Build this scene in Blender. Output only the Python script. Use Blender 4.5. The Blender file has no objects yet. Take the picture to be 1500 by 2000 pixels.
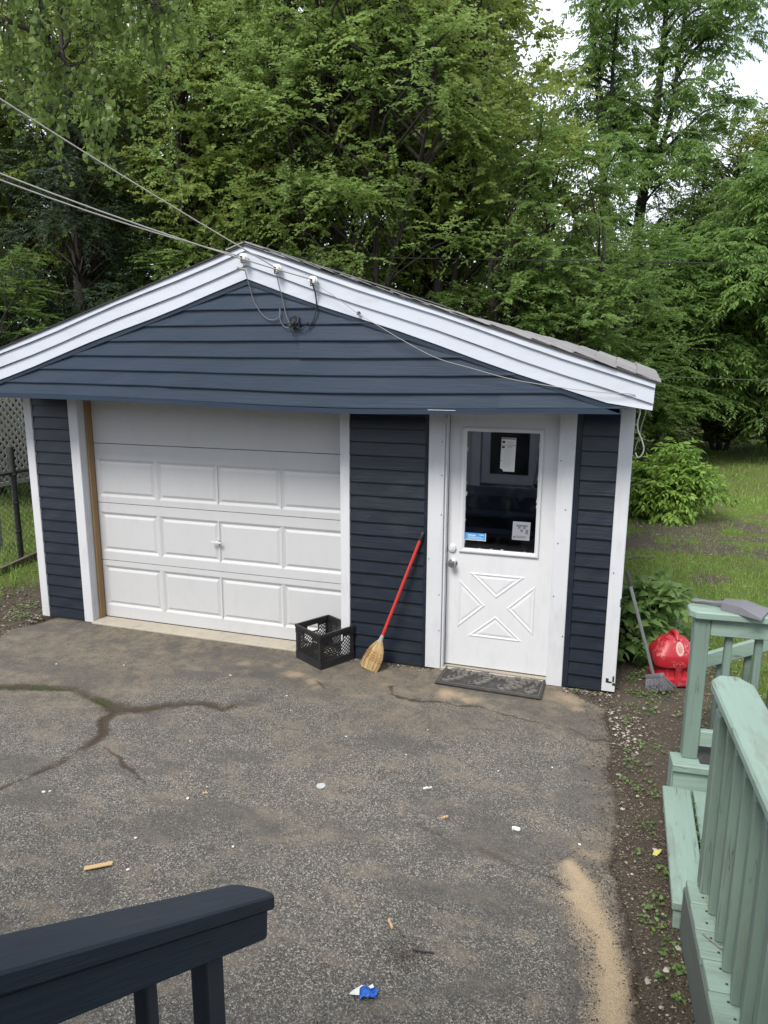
import bpy, math, random
import numpy as np
from mathutils import Vector, Matrix

random.seed(7)
RNG = np.random.default_rng(7)
sc = bpy.context.scene
COL = sc.collection

# ------------------------------------------------------------------ camera
CAM = Vector((4.1579, -5.2228, 2.3702))
yaw, pitch, roll = 0.3123, 0.2042, 0.0058
fw = Vector((-math.sin(yaw) * math.cos(pitch), math.cos(yaw) * math.cos(pitch), -math.sin(pitch)))
rt = Vector((math.cos(yaw), math.sin(yaw), 0))
up = rt.cross(fw)
r2 = rt * math.cos(roll) + up * math.sin(roll)
u2 = up * math.cos(roll) - rt * math.sin(roll)
cd = bpy.data.cameras.new('camera')
cam = bpy.data.objects.new('camera', cd)
COL.objects.link(cam)
M = Matrix.Identity(4)
for i in range(3):
    M[i][0], M[i][1], M[i][2], M[i][3] = r2[i], u2[i], -fw[i], CAM[i]
cam.matrix_world = M
cd.sensor_fit = 'HORIZONTAL'
cd.sensor_width = 36
cd.lens = 1.4101 / 1.5 * 36
cd.clip_start = 0.05
cd.clip_end = 1500
sc.camera = cam

# ------------------------------------------------------------------ world, sun, exposure
SUN_EL, SUN_AZ = math.radians(50), math.radians(194)   # azimuth clockwise from +y
w = bpy.data.worlds.new('World')
sc.world = w
w.use_nodes = True
nt = w.node_tree
nt.nodes.clear()
wo = nt.nodes.new('ShaderNodeOutputWorld')
bg = nt.nodes.new('ShaderNodeBackground')
sky = nt.nodes.new('ShaderNodeTexSky')
sky.sky_type = 'NISHITA'
sky.sun_disc = False
sky.sun_elevation = SUN_EL
sky.sun_rotation = SUN_AZ
tc = nt.nodes.new('ShaderNodeTexCoord')
mp = nt.nodes.new('ShaderNodeMapping')
mp.inputs['Scale'].default_value = (1.0, 1.0, 2.2)
nz = nt.nodes.new('ShaderNodeTexNoise')
nz.inputs['Scale'].default_value = 3.2
nz.inputs['Detail'].default_value = 7
nz.inputs['Roughness'].default_value = 0.55
rp = nt.nodes.new('ShaderNodeValToRGB')
rp.color_ramp.elements[0].position = 0.30
rp.color_ramp.elements[0].color = (0.5, 0.5, 0.5, 1)
rp.color_ramp.elements[1].position = 0.52
mx = nt.nodes.new('ShaderNodeMix')
mx.data_type = 'RGBA'
mx.inputs[7].default_value = (7.6, 8.0, 8.9, 1)
L = nt.links.new
L(tc.outputs['Generated'], mp.inputs['Vector'])
L(mp.outputs['Vector'], nz.inputs['Vector'])
L(nz.outputs['Fac'], rp.inputs['Fac'])
L(rp.outputs['Color'], mx.inputs[0])
L(sky.outputs['Color'], mx.inputs[6])
L(mx.outputs[2], bg.inputs['Color'])
bg.inputs['Strength'].default_value = 0.10
L(bg.outputs['Background'], wo.inputs['Surface'])

sd = bpy.data.lights.new('sun', 'SUN')
sd.energy = 2.4
sd.angle = math.radians(22)
sd.color = (1.0, 0.96, 0.9)
so = bpy.data.objects.new('sun', sd)
COL.objects.link(so)
sdir = Vector((math.sin(SUN_AZ) * math.cos(SUN_EL), math.cos(SUN_AZ) * math.cos(SUN_EL), math.sin(SUN_EL)))
so.rotation_euler = sdir.to_track_quat('Z', 'Y').to_euler()
so.location = (-10, -20, 30)

sc.view_settings.view_transform = 'Standard'
sc.view_settings.look = 'None'
sc.view_settings.gamma = 1
sc.view_settings.use_curve_mapping = False
sc.view_settings.exposure = 0.88
sc.render.engine = 'CYCLES'
sc.cycles.max_bounces = 7
sc.cycles.diffuse_bounces = 4
sc.cycles.glossy_bounces = 3
sc.cycles.transmission_bounces = 5
sc.cycles.transparent_max_bounces = 8
sc.cycles.use_denoising = True


# ================================================================== helpers
def tag(o, label=None, cat=None, group=None, kind=None):
    if label: o['label'] = label
    if cat: o['category'] = cat
    if group: o['group'] = group
    if kind: o['kind'] = kind
    return o


def thing(name, label, cat, loc=(0, 0, 0), rz=0.0, group=None):
    o = bpy.data.objects.new(name, None)
    o.empty_display_size = 0.1
    COL.objects.link(o)
    o.location = loc
    o.rotation_euler = (0, 0, rz)
    return tag(o, label, cat, group)


def copy_tree(o, parent=None):
    c = o.copy()
    COL.objects.link(c)
    c.parent = parent
    for ch in list(o.children):
        copy_tree(ch, c)
    return c


class MB:
    """collects shapes, builds ONE mesh object"""

    def __init__(s):
        s.v, s.f, s.m = [], [], []

    def add(s, vs, fs, m=0):
        b = len(s.v)
        s.v += [tuple(p) for p in vs]
        s.f += [tuple(b + i for i in f) for f in fs]
        s.m += [m] * len(fs)

    def box(s, x0, x1, y0, y1, z0, z1, m=0, T=None):
        vs = [(x, y, z) for z in (z0, z1) for y in (y0, y1) for x in (x0, x1)]
        if T is not None:
            vs = [T @ Vector(p) for p in vs]
        s.add(vs, [(0, 2, 3, 1), (4, 5, 7, 6), (0, 1, 5, 4), (2, 6, 7, 3), (0, 4, 6, 2), (1, 3, 7, 5)], m)

    def bar(s, a, b, w, h, m=0, upv=(0, 0, 1), ext=0.0):
        """box beam from a to b; w across, h along the up side"""
        a, b = Vector(a), Vector(b)
        d = (b - a)
        ln = d.length
        d.normalize()
        sd_ = d.cross(Vector(upv)).normalized()
        u_ = sd_.cross(d)
        T = Matrix((( sd_.x, d.x, u_.x, a.x), (sd_.y, d.y, u_.y, a.y), (sd_.z, d.z, u_.z, a.z), (0, 0, 0, 1)))
        s.box(-w / 2, w / 2, -ext, ln + ext, -h / 2, h / 2, m, T)

    def prism(s, poly, fn, a, b, m=0):
        """extrude polygon (list of 2d) from a to b; fn(u,v,t)->xyz"""
        n = len(poly)
        vs = [fn(p[0], p[1], a) for p in poly] + [fn(p[0], p[1], b) for p in poly]
        fs = [tuple(range(n))[::-1], tuple(range(n, 2 * n))]
        fs += [(i, (i + 1) % n, n + (i + 1) % n, n + i) for i in range(n)]
        s.add(vs, fs, m)

    def tube(s, pts, rad, n=8, m=0, cap=True):
        pts = [Vector(p) for p in pts]
        k = len(pts)
        if not hasattr(rad, '__len__'):
            rad = [rad] * k
        ref = Vector((0.31, 0.57, 0.76))
        vs, fs = [], []
        for i, p in enumerate(pts):
            d = pts[min(i + 1, k - 1)] - pts[max(i - 1, 0)]
            if d.length < 1e-9: d = Vector((0, 0, 1))
            d.normalize()
            a = d.cross(ref)
            if a.length < 0.05: a = d.cross(Vector((1, 0, 0)))
            a.normalize()
            b = d.cross(a)
            for j in range(n):
                t = 2 * math.pi * j / n
                vs.append(p + (a * math.cos(t) + b * math.sin(t)) * rad[i])
        for i in range(k - 1):
            for j in range(n):
                j2 = (j + 1) % n
                fs.append((i * n + j, i * n + j2, (i + 1) * n + j2, (i + 1) * n + j))
        if cap:
            fs.append(tuple(range(n))[::-1])
            fs.append(tuple((k - 1) * n + j for j in range(n)))
        s.add(vs, fs, m)

    def loft(s, rings, m=0, cap=True):
        n = len(rings[0])
        vs = [p for r in rings for p in r]
        fs = []
        for i in range(len(rings) - 1):
            for j in range(n):
                j2 = (j + 1) % n
                fs.append((i * n + j, i * n + j2, (i + 1) * n + j2, (i + 1) * n + j))
        if cap:
            fs.append(tuple(range(n))[::-1])
            fs.append(tuple((len(rings) - 1) * n + j for j in range(n)))
        s.add(vs, fs, m)

    def lathe(s, prof, c, axis='z', n=16, m=0):
        rings = []
        for r, h in prof:
            ring = []
            for j in range(n):
                t = 2 * math.pi * j / n
                a, b = r * math.cos(t), r * math.sin(t)
                if axis == 'z': q = (a, b, h)
                elif axis == 'y': q = (a, h, b)
                else: q = (h, a, b)
                ring.append((c[0] + q[0], c[1] + q[1], c[2] + q[2]))
            rings.append(ring)
        s.loft(rings, m)

    def mesh(s, name, mats, smooth=False, bevel=0):
        me = bpy.data.meshes.new(name)
        me.from_pydata(s.v, [], s.f)
        mats = mats if isinstance(mats, (list, tuple)) else [mats]
        for mm in mats: me.materials.append(mm)
        if len(mats) > 1:
            me.polygons.foreach_set('material_index', s.m)
        import bmesh
        bm = bmesh.new()
        bm.from_mesh(me)
        bmesh.ops.recalc_face_normals(bm, faces=bm.faces)
        if bevel:
            es = [e for e in bm.edges if len(e.link_faces) == 2 and e.calc_face_angle(0) > 0.5]
            bmesh.ops.bevel(bm, geom=es, offset=bevel, segments=1, affect='EDGES', clamp_overlap=True)
        bm.to_mesh(me)
        bm.free()
        if smooth:
            me.polygons.foreach_set('use_smooth', [True] * len(me.polygons))
        return me

    def build(s, name, mats, parent=None, smooth=False, bevel=0, label=None):
        o = bpy.data.objects.new(name, s.mesh(name, mats, smooth, bevel))
        COL.objects.link(o)
        o.parent = parent
        if label: o['label'] = label
        return o


def auto_smooth(o, deg=40):
    me = o.data
    me.polygons.foreach_set('use_smooth', [True] * len(me.polygons))
    me.set_sharp_from_angle(angle=math.radians(deg))
    return o


def np_mesh(name, V, F, mats, attrs=None, smooth=False):
    """V (n,3), F (m,k) arrays -> mesh, fast"""
    me = bpy.data.meshes.new(name)
    V = np.ascontiguousarray(V, np.float32)
    F = np.ascontiguousarray(F, np.int32)
    k = F.shape[1]
    me.vertices.add(len(V))
    me.vertices.foreach_set('co', V.ravel())
    me.loops.add(F.size)
    me.loops.foreach_set('vertex_index', F.ravel())
    me.polygons.add(len(F))
    me.polygons.foreach_set('loop_start', np.arange(0, F.size, k, dtype=np.int32))
    for nm, a in (attrs or {}).items():
        at = me.attributes.new(nm, 'FLOAT', 'POINT')
        at.data.foreach_set('value', np.ascontiguousarray(a, np.float32))
    for mm in (mats if isinstance(mats, (list, tuple)) else [mats]):
        me.materials.append(mm)
    me.polygons.foreach_set('use_smooth', np.full(len(F), smooth))
    me.update(calc_edges=True)
    return me


def np_obj(name, me, parent=None):
    o = bpy.data.objects.new(name, me)
    COL.objects.link(o)
    o.parent = parent
    return o


def vnoise(x, y, seed=0):
    """2d value noise, 0..1"""
    xi, yi = np.floor(x).astype(np.int64), np.floor(y).astype(np.int64)
    fx, fy = x - xi, y - yi
    fx, fy = fx * fx * (3 - 2 * fx), fy * fy * (3 - 2 * fy)

    def h(a, b):
        n = (a * 374761393 + b * 668265263 + seed * 974711) & 0x7fffffff
        n = ((n ^ (n >> 13)) * 1274126177) & 0x7fffffff
        return ((n ^ (n >> 16)) & 0xffff) / 65535.0
    return (h(xi, yi) * (1 - fx) + h(xi + 1, yi) * fx) * (1 - fy) + (h(xi, yi + 1) * (1 - fx) + h(xi + 1, yi + 1) * fx) * fy


def fbm(x, y, sc_=1.0, oct_=4, seed=0):
    v, a, t = 0, 0.5, 0
    for i in range(oct_):
        v = v + a * vnoise(x * sc_ + 17.3 * i, y * sc_ - 9.1 * i, seed + i)
        t += a
        a *= 0.55
        sc_ *= 2.03
    return v / t


def sstep(e0, e1, x):
    t = np.clip((x - e0) / (e1 - e0), 0, 1)
    return t * t * (3 - 2 * t)


def polydist(X, Y, pts):
    d = np.full(X.shape, 1e9)
    for (ax, ay), (bx, by) in zip(pts[:-1], pts[1:]):
        ux, uy = bx - ax, by - ay
        t = np.clip(((X - ax) * ux + (Y - ay) * uy) / (ux * ux + uy * uy + 1e-12), 0, 1)
        d = np.minimum(d, np.hypot(X - ax - t * ux, Y - ay - t * uy))
    return d


# ------------------------------------------------------------------ material helpers
class NM:
    def __init__(s, name):
        s.mat = bpy.data.materials.new(name)
        s.mat.use_nodes = True
        s.t = s.mat.node_tree
        s.t.nodes.clear()
        s.out = s.n('OutputMaterial')
        s.b = s.n('BsdfPrincipled')
        s.l(s.b.outputs[0], s.out.inputs[0])

    def n(s, kind, **kw):
        nd = s.t.nodes.new('ShaderNode' + kind)
        for k, v in kw.items(): setattr(nd, k, v)
        return nd

    def l(s, a, b): s.t.links.new(a, b)

    def coord(s, scale=(1, 1, 1), kind='Object'):
        tcn = s.n('TexCoord')
        m_ = s.n('Mapping')
        if getattr(s, 'tilt', 0):
            m_.vector_type = 'TEXTURE'
            m_.inputs['Rotation'].default_value = (s.tilt, 0, 0)
            m_.inputs['Scale'].default_value = tuple(1 / x for x in scale)
        else:
            m_.inputs['Scale'].default_value = scale
        if kind == 'Position':
            g = s.n('NewGeometry')
            s.l(g.outputs['Position'], m_.inputs['Vector'])
        else:
            s.l(tcn.outputs[kind], m_.inputs['Vector'])
        return m_.outputs[0]

    def noise(s, co, scale, detail=4, rough=0.55):
        nd = s.n('TexNoise')
        nd.inputs['Scale'].default_value = scale
        nd.inputs['Detail'].default_value = detail
        nd.inputs['Roughness'].default_value = rough
        s.l(co, nd.inputs['Vector'])
        return nd.outputs['Fac']

    def ramp(s, fac, *stops):
        nd = s.n('ValToRGB')
        e = nd.color_ramp.elements
        while len(e) < len(stops): e.new(0.5)
        for el, (p, c) in zip(e, stops):
            el.position = p
            el.color = (*c, 1) if hasattr(c, '__len__') else (c, c, c, 1)
        s.l(fac, nd.inputs['Fac'])
        return nd.outputs['Color']

    def mix(s, fac, a, b, mode='MIX'):
        nd = s.n('Mix', data_type='RGBA', blend_type=mode)
        for sock, v in ((nd.inputs[0], fac), (nd.inputs[6], a), (nd.inputs[7], b)):
            if hasattr(v, 'is_linked'): s.l(v, sock)
            elif hasattr(v, '__len__'): sock.default_value = (*v, 1)
            else: sock.default_value = v
        return nd.outputs[2]

    def attr(s, name):
        nd = s.n('Attribute', attribute_name=name)
        return nd.outputs['Fac']

    def math(s, op, a, b=0.0):
        nd = s.n('Math', operation=op)
        for i, v in enumerate((a, b)):
            if hasattr(v, 'is_linked'): s.l(v, nd.inputs[i])
            else: nd.inputs[i].default_value = v
        return nd.outputs[0]

    def set(s, col=None, rough=None, spec=None, metal=None):
        for k, v in (('Base Color', col), ('Roughness', rough), ('Specular IOR Level', spec), ('Metallic', metal)):
            if v is None: continue
            if hasattr(v, 'is_linked'): s.l(v, s.b.inputs[k])
            elif hasattr(v, '__len__'): s.b.inputs[k].default_value = (*v, 1)
            else: s.b.inputs[k].default_value = v

    def bump(s, h, strength=0.3, dist=0.01):
        nd = s.n('Bump')
        nd.inputs['Strength'].default_value = strength
        nd.inputs['Distance'].default_value = dist
        s.l(h, nd.inputs['Height'])
        s.l(nd.outputs[0], s.b.inputs['Normal'])


def painted(name, col, rough=0.55, var=0.12, grain=(1, 1, 1), gscale=60, bump=0.15, dirt=0.0, chip=None, spec=0.35, crack=0.0, tilt=0.0):
    m = NM(name)
    m.tilt = tilt
    co = m.coord((1, 1, 1))
    big = m.noise(co, 2.3, 5)
    dark = tuple(c * (1 - var) for c in col)
    lite = tuple(min(1, c * (1 + var * 0.7)) for c in col)
    c = m.mix(big, dark, lite)
    g = m.noise(m.coord(grain), gscale, 5, 0.6)
    c = m.mix(m.ramp(g, (0.3, 0.55), (0.62, 1.0)), c, c) if False else c
    c = m.mix(m.math('MULTIPLY', m.ramp(g, (0.35, 1.0), (0.6, 0.0)), var * 0.9), c, tuple(x * 0.55 for x in col))
    oi = m.n('ObjectInfo')
    c = m.mix(m.math('MULTIPLY', oi.outputs['Random'], min(0.22, var * 1.4)), c, tuple(x * 0.5 for x in col))
    if dirt:
        d = m.noise(m.coord(tuple(0.25 + 0.75 * g_ for g_ in grain)), 11, 7, 0.7)
        c = m.mix(m.math('MULTIPLY', m.ramp(d, (0.5, 0.0), (0.72, 1.0)), dirt), c, (0.13, 0.11, 0.09))
    if chip:
        k = m.noise(co, 38, 3, 0.5)
        c = m.mix(m.ramp(k, (0.665, 0.0), (0.68, 1.0)), c, chip)
    if crack:
        ck = m.noise(m.coord(tuple(x * 0.9 if x < .5 else 1 for x in grain)), 26, 3, 0.5)
        band = m.math('MULTIPLY', m.ramp(ck, (0.488, 0.0), (0.50, 1.0), (0.512, 0.0)), m.ramp(m.noise(m.coord(tuple(0.3 if x < .5 else 1 for x in grain)), 9, 4), (0.46, 0.0), (0.6, 1.0)))
        c = m.mix(m.math('MULTIPLY', band, crack), c, tuple(x * 0.22 for x in col))
    m.set(c, rough, spec)
    m.bump(g, bump, 0.004)
    return m.mat


WHITE_TRIM = painted('white_trim_paint', (0.57, 0.58, 0.60), 0.5, 0.05, (1, 1, 0.06), 70, 0.1, 0.18)
WHITE_RAKE = painted('white_rake_vinyl', (0.48, 0.51, 0.56), 0.5, 0.06, (0.06, 1, 1), 60, 0.08, 0.16)
WHITE_DOOR = painted('white_door_paint', (0.61, 0.615, 0.63), 0.42, 0.03, (1, 1, 0.2), 40, 0.05, 0.10)
WHITE_GDOOR = painted('white_garage_door_steel', (0.50, 0.505, 0.51), 0.45, 0.03, (1, 1, 0.15), 110, 0.06, 0.07)
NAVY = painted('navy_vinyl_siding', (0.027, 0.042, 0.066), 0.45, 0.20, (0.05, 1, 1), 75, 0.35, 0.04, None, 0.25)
NAVY_WALL_SHADED = painted('navy_wall_siding_shaded', (0.0115, 0.0175, 0.0285), 0.36, 0.22, (0.05, 1, 1), 75, 0.4, 0.09, None, 0.4)  # gable navy darkened: shade below the overhang is put into the colour
NAVY_SIDE = painted('navy_side_siding', (0.0135, 0.0205, 0.0335), 0.36, 0.22, (1, 0.05, 1), 75, 0.4, 0.09, None, 0.4)  # side wall takes the same shade-darkened navy
NAVY_WOOD = painted('navy_painted_wood', (0.019, 0.029, 0.043), 0.55, 0.28, (1, 0.05, 1), 55, 1.0, 0.05, None, 0.2, 0.6, tilt=-0.567)
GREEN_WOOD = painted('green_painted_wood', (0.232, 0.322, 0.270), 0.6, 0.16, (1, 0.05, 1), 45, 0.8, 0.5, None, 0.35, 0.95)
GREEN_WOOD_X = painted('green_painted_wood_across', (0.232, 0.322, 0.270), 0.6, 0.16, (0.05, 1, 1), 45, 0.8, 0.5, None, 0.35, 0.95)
GREEN_WOOD_Z_SHADED = painted('green_painted_wood_upright_shaded', (0.165, 0.232, 0.193), 0.6, 0.16, (1, 1, 0.05), 45, 0.7, 0.45, None, 0.35, 0.9)  # same green paint, darkened to carry the shade on upright pieces
GREEN_SKIRT = painted('dark_green_skirt', (0.105, 0.125, 0.110), 0.8, 0.3, (1, 0.05, 1), 45, 0.8, 0.4)  # darker, greyer green for the deck's left skirt board
BARE_WOOD = painted('bare_wood_jamb', (0.30, 0.19, 0.09), 0.7, 0.3, (1, 1, 0.05), 50, 0.3, 0.3)
PALE_WOOD = painted('pale_split_wood', (0.52, 0.36, 0.18), 0.7, 0.15, (0.05, 1, 1), 80, 0.3)
CONCRETE = painted('concrete_threshold', (0.40, 0.36, 0.29), 0.85, 0.2, (1, 1, 1), 40, 0.4, 0.35)
DARK_PLASTIC = painted('black_plastic', (0.022, 0.022, 0.024), 0.42, 0.3, (1, 1, 1), 60, 0.15, 0.10)
GREY_PLASTIC = painted('grey_plastic', (0.15, 0.148, 0.165), 0.5, 0.25, (1, 1, 1), 45, 0.15, 0.2)
RUBBER = painted('grey_rubber', (0.045, 0.043, 0.041), 0.6, 0.3, (1, 1, 1), 60, 0.3, 0.35)
RED_PAINT = painted('red_handle_paint', (0.50, 0.035, 0.03), 0.4, 0.12, (1, 1, 1), 30, 0.05)
STRAW = painted('broom_straw', (0.50, 0.36, 0.17), 0.8, 0.3, (1, 1, 0.05), 120, 0.5)
STITCH = painted('broom_stitching', (0.42, 0.14, 0.06), 0.8, 0.2)
GREY_HANDLE = painted('grey_metal_handle', (0.20, 0.215, 0.215), 0.45, 0.3, (1, 1, 0.3), 50, 0.1, 0.3)
GREY_BRISTLE = painted('grey_bristles', (0.20, 0.20, 0.22), 0.8, 0.35, (1, 1, 0.1), 150, 0.4)
PORCELAIN = painted('white_porcelain', (0.78, 0.76, 0.72), 0.2, 0.06, dirt=0.25)
DARK_METAL = painted('dark_metal', (0.03, 0.033, 0.04), 0.5, 0.2)
BLACK_WIRE = painted('black_wire', (0.015, 0.016, 0.018), 0.6, 0.1)
PALE_WIRE = painted('weathered_cable', (0.34, 0.33, 0.30), 0.7, 0.15)
GREY_WIRE = painted('grey_wire', (0.16, 0.16, 0.165), 0.6, 0.2)
WHITE_WIRE = painted('white_cord', (0.70, 0.69, 0.64), 0.5, 0.08)
GALV = painted('blackened_steel_post', (0.035, 0.035, 0.036), 0.55, 0.3, dirt=0.3)
OLD_WOOD = painted('old_grey_wood', (0.17, 0.14, 0.11), 0.85, 0.3, (1, 0.06, 1), 40, 0.5, 0.3)
LATTICE_WOOD = painted('weathered_lattice_wood', (0.33, 0.32, 0.295), 0.8, 0.2, dirt=0.35)
DARK_WOOD = painted('dark_fence_wood', (0.05, 0.04, 0.033), 0.85, 0.3, (1, 1, 0.05), 40, 0.4)
HOUSE_SIDING = painted('pale_house_siding', (0.48, 0.47, 0.45), 0.6, 0.06)
BEIGE_WALL = painted('beige_house_wall', (0.52, 0.40, 0.27), 0.8, 0.1)
BARK = painted('bark', (0.034, 0.028, 0.023), 0.9, 0.35, (1, 1, 0.2), 14, 0.8)
STEEL = NM('brushed_steel')
STEEL.set((0.55, 0.55, 0.55), 0.28, None, 1.0)
STEEL = STEEL.mat
PAPER = painted('aged_paper', (0.62, 0.62, 0.60), 0.8, 0.06)
INK = painted('black_ink', (0.04, 0.04, 0.045), 0.8, 0.05)
FADED = painted('faded_sticker_paper', (0.27, 0.28, 0.30), 0.7, 0.12)
FADED_INK = painted('faded_ink', (0.12, 0.125, 0.15), 0.7, 0.1)
BLUE_STICK = painted('blue_sticker', (0.055, 0.27, 0.58), 0.4, 0.05)
BLUE_WRAP = painted('blue_wrapper', (0.03, 0.14, 0.55), 0.3, 0.25)
WHITE_CHIP = painted('white_chip', (0.72, 0.71, 0.68), 0.8, 0.12)
ROOM_DARK = painted('dark_interior', (0.035, 0.035, 0.035), 0.9, 0.2)


def m_glass():
    m = NM('dusty_window_glass')
    co = m.coord()
    tr = m.n('BsdfTransparent')
    tr.inputs['Color'].default_value = (0.55, 0.58, 0.6, 1)
    gl = m.n('BsdfGlossy')
    gl.inputs['Roughness'].default_value = 0.02
    gl.inputs['Color'].default_value = (0.9, 0.92, 1, 1)
    fr = m.n('Fresnel')
    fr.inputs['IOR'].default_value = 2.3
    ms = m.n('MixShader')
    m.l(fr.outputs[0], ms.inputs[0])
    m.l(tr.outputs[0], ms.inputs[1])
    m.l(gl.outputs[0], ms.inputs[2])
    df = m.n('BsdfDiffuse')
    df.inputs['Color'].default_value = (0.5, 0.5, 0.5, 1)
    g = m.noise(m.coord((2, 2, 1.4)), 4, 8, 0.75)
    f = m.math('MULTIPLY', m.ramp(g, (0.52, 0.0), (0.9, 1.0)), 0.06)
    m2 = m.n('MixShader')
    m.l(f, m2.inputs[0])
    m.l(ms.outputs[0], m2.inputs[1])
    m.l(df.outputs[0], m2.inputs[2])
    m.l(m2.outputs[0], m.out.inputs[0])
    return m.mat


GLASS = m_glass()


def m_shingle():
    m = NM('weathered_asphalt_shingle')
    co = m.coord()
    oi = m.n('ObjectInfo')
    g = m.noise(co, 160, 3, 0.6)
    s_ = m.noise(m.coord((1, 0.25, 1)), 14, 5, 0.6)
    c = m.mix(s_, (0.19, 0.185, 0.18), (0.40, 0.39, 0.38))
    c = m.mix(m.ramp(g, (0.35, 0.6), (0.65, 0.0)), c, (0.08, 0.08, 0.08))
    c = m.mix(m.math('MULTIPLY', oi.outputs['Random'], 0.5), c, (0.15, 0.14, 0.14))
    m.set(c, 0.9, 0.2)
    m.bump(g, 0.5, 0.004)
    return m.mat


SHINGLE = m_shingle()


def m_can():
    m = NM('scuffed_red_plastic')
    co = m.coord()
    base = m.mix(m.noise(co, 5, 4), (0.27, 0.010, 0.018), (0.40, 0.018, 0.030))
    g = m.noise(co, 7, 8, 0.72)
    scr = m.ramp(g, (0.60, 0.0), (0.64, 1.0))
    sp = m.n('Separate' + 'XYZ')
    m.l(co, sp.inputs[0])
    hi = m.ramp(sp.outputs[2], (0.24, 0.12), (0.36, 1.0))
    c = m.mix(m.math('MULTIPLY', m.math('MULTIPLY', scr, hi), 0.6), base, (0.50, 0.40, 0.36))
    v = m.n('TexVoronoi', feature='DISTANCE_TO_EDGE')
    v.inputs['Scale'].default_value = 9
    wv = m.mix(0.25, co, m.n('TexNoise').outputs['Color'])
    m.l(wv, v.inputs['Vector'])
    ln = m.math('MULTIPLY', m.ramp(v.outputs['Distance'], (0.0, 1.0), (0.04, 0.0)), m.ramp(m.noise(co, 11, 3), (0.48, 0.0), (0.56, 1.0)))
    c = m.mix(m.math('MULTIPLY', ln, 0.45), c, (0.55, 0.42, 0.38))
    vd = m.n('VectorMath', operation='DISTANCE')
    m.l(m.coord((1.25, 0.7, 0.62)), vd.inputs[0])
    vd.inputs[1].default_value = (0.015, -0.062, 0.172)
    dd = m.math('ADD', vd.outputs['Value'], m.math('MULTIPLY', m.math('SUBTRACT', m.noise(co, 30, 4), 0.5), 0.012))
    worn = m.ramp(dd, (0.022, 0.35), (0.030, 0.95), (0.036, 0.0))
    c = m.mix(worn, c, (0.50, 0.42, 0.36))
    m.set(c, 0.42, 0.4)
    return m.mat


CAN_RED = m_can()


def m_leaf(name, dark, lite, trans=0.35, rough=0.45):
    m = NM(name)
    t = m.attr('tint')
    c = m.mix(t, dark, lite)
    oi = m.n('ObjectInfo')
    c = m.mix(m.math('MULTIPLY', oi.outputs['Random'], 0.25), c, dark)
    m.set(c, rough, 0.3)
    tr = m.n('BsdfTranslucent')
    c2 = m.mix(0.5, c, tuple(min(.6, x * 1.65) for x in lite))
    m.l(c2, tr.inputs['Color'])
    ms = m.n('MixShader')
    ms.inputs[0].default_value = trans
    m.l(m.b.outputs[0], ms.inputs[1])
    m.l(tr.outputs[0], ms.inputs[2])
    m.l(ms.outputs[0], m.out.inputs[0])
    return m.mat


LEAF_MAPLE = m_leaf('maple_leaves', (0.098, 0.145, 0.030), (0.320, 0.405, 0.100), 0.48)
LEAF_ELM = m_leaf('elm_leaves', (0.085, 0.140, 0.036), (0.265, 0.370, 0.105), 0.48)
LEAF_DARK = m_leaf('dark_leaves', (0.055, 0.100, 0.024), (0.180, 0.275, 0.068), 0.42)
LEAF_ASH = m_leaf('ash_leaves', (0.070, 0.128, 0.036), (0.200, 0.310, 0.085), 0.45)
LEAF_BIRCH = m_leaf('drooping_leaves', (0.060, 0.102, 0.026), (0.190, 0.270, 0.072), 0.5, 0.4)
LEAF_SUMAC = m_leaf('bright_bush_leaves', (0.075, 0.155, 0.024), (0.29, 0.44, 0.085), 0.35)
LEAF_WEED = m_leaf('weed_leaves', (0.060, 0.120, 0.034), (0.20, 0.30, 0.09), 0.35)
LEAF_SPRUCE = m_leaf('conifer_needles', (0.016, 0.032, 0.014), (0.038, 0.068, 0.026), 0.15)
GRASS = m_leaf('grass_blades', (0.075, 0.150, 0.026), (0.27, 0.40, 0.085), 0.35)


def m_ground():
    m = NM('soil_and_lawn_ground')
    co = m.coord((1, 1, 1), 'Position')
    lawn = m.attr('lawn')
    f = m.noise(co, 55, 8, 0.72)
    b = m.noise(co, 3.5, 6, 0.6)
    soil = m.mix(f, (0.022, 0.018, 0.014), (0.155, 0.128, 0.10))
    soil = m.mix(m.ramp(b, (0.44, 0.0), (0.70, 0.6)), soil, m.mix(f, (0.05, 0.042, 0.034), (0.19, 0.155, 0.115)))
    chips = m.n('TexVoronoi')
    chips.inputs['Scale'].default_value = 110
    m.l(co, chips.inputs['Vector'])
    sel = m.ramp(chips.outputs['Color'], (0.86, 0.0), (0.9, 1.0))
    soil = m.mix(m.math('MULTIPLY', sel, 0.7), soil, (0.34, 0.28, 0.21))
    gr = m.mix(f, (0.045, 0.065, 0.016), (0.19, 0.235, 0.060))
    gr = m.mix(m.ramp(b, (0.45, 0.0), (0.62, 0.6)), gr, (0.12, 0.10, 0.055))
    lf = m.math('ADD', lawn, m.math('MULTIPLY', m.math('SUBTRACT', m.noise(co, 12, 5, 0.65), 0.5), 0.9))
    c = m.mix(m.ramp(lf, (0.38, 0.0), (0.62, 1.0)), soil, gr)
    m.set(c, 0.95, 0.15)
    m.bump(f, 0.9, 0.03)
    return m.mat


GROUND = m_ground()


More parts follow.
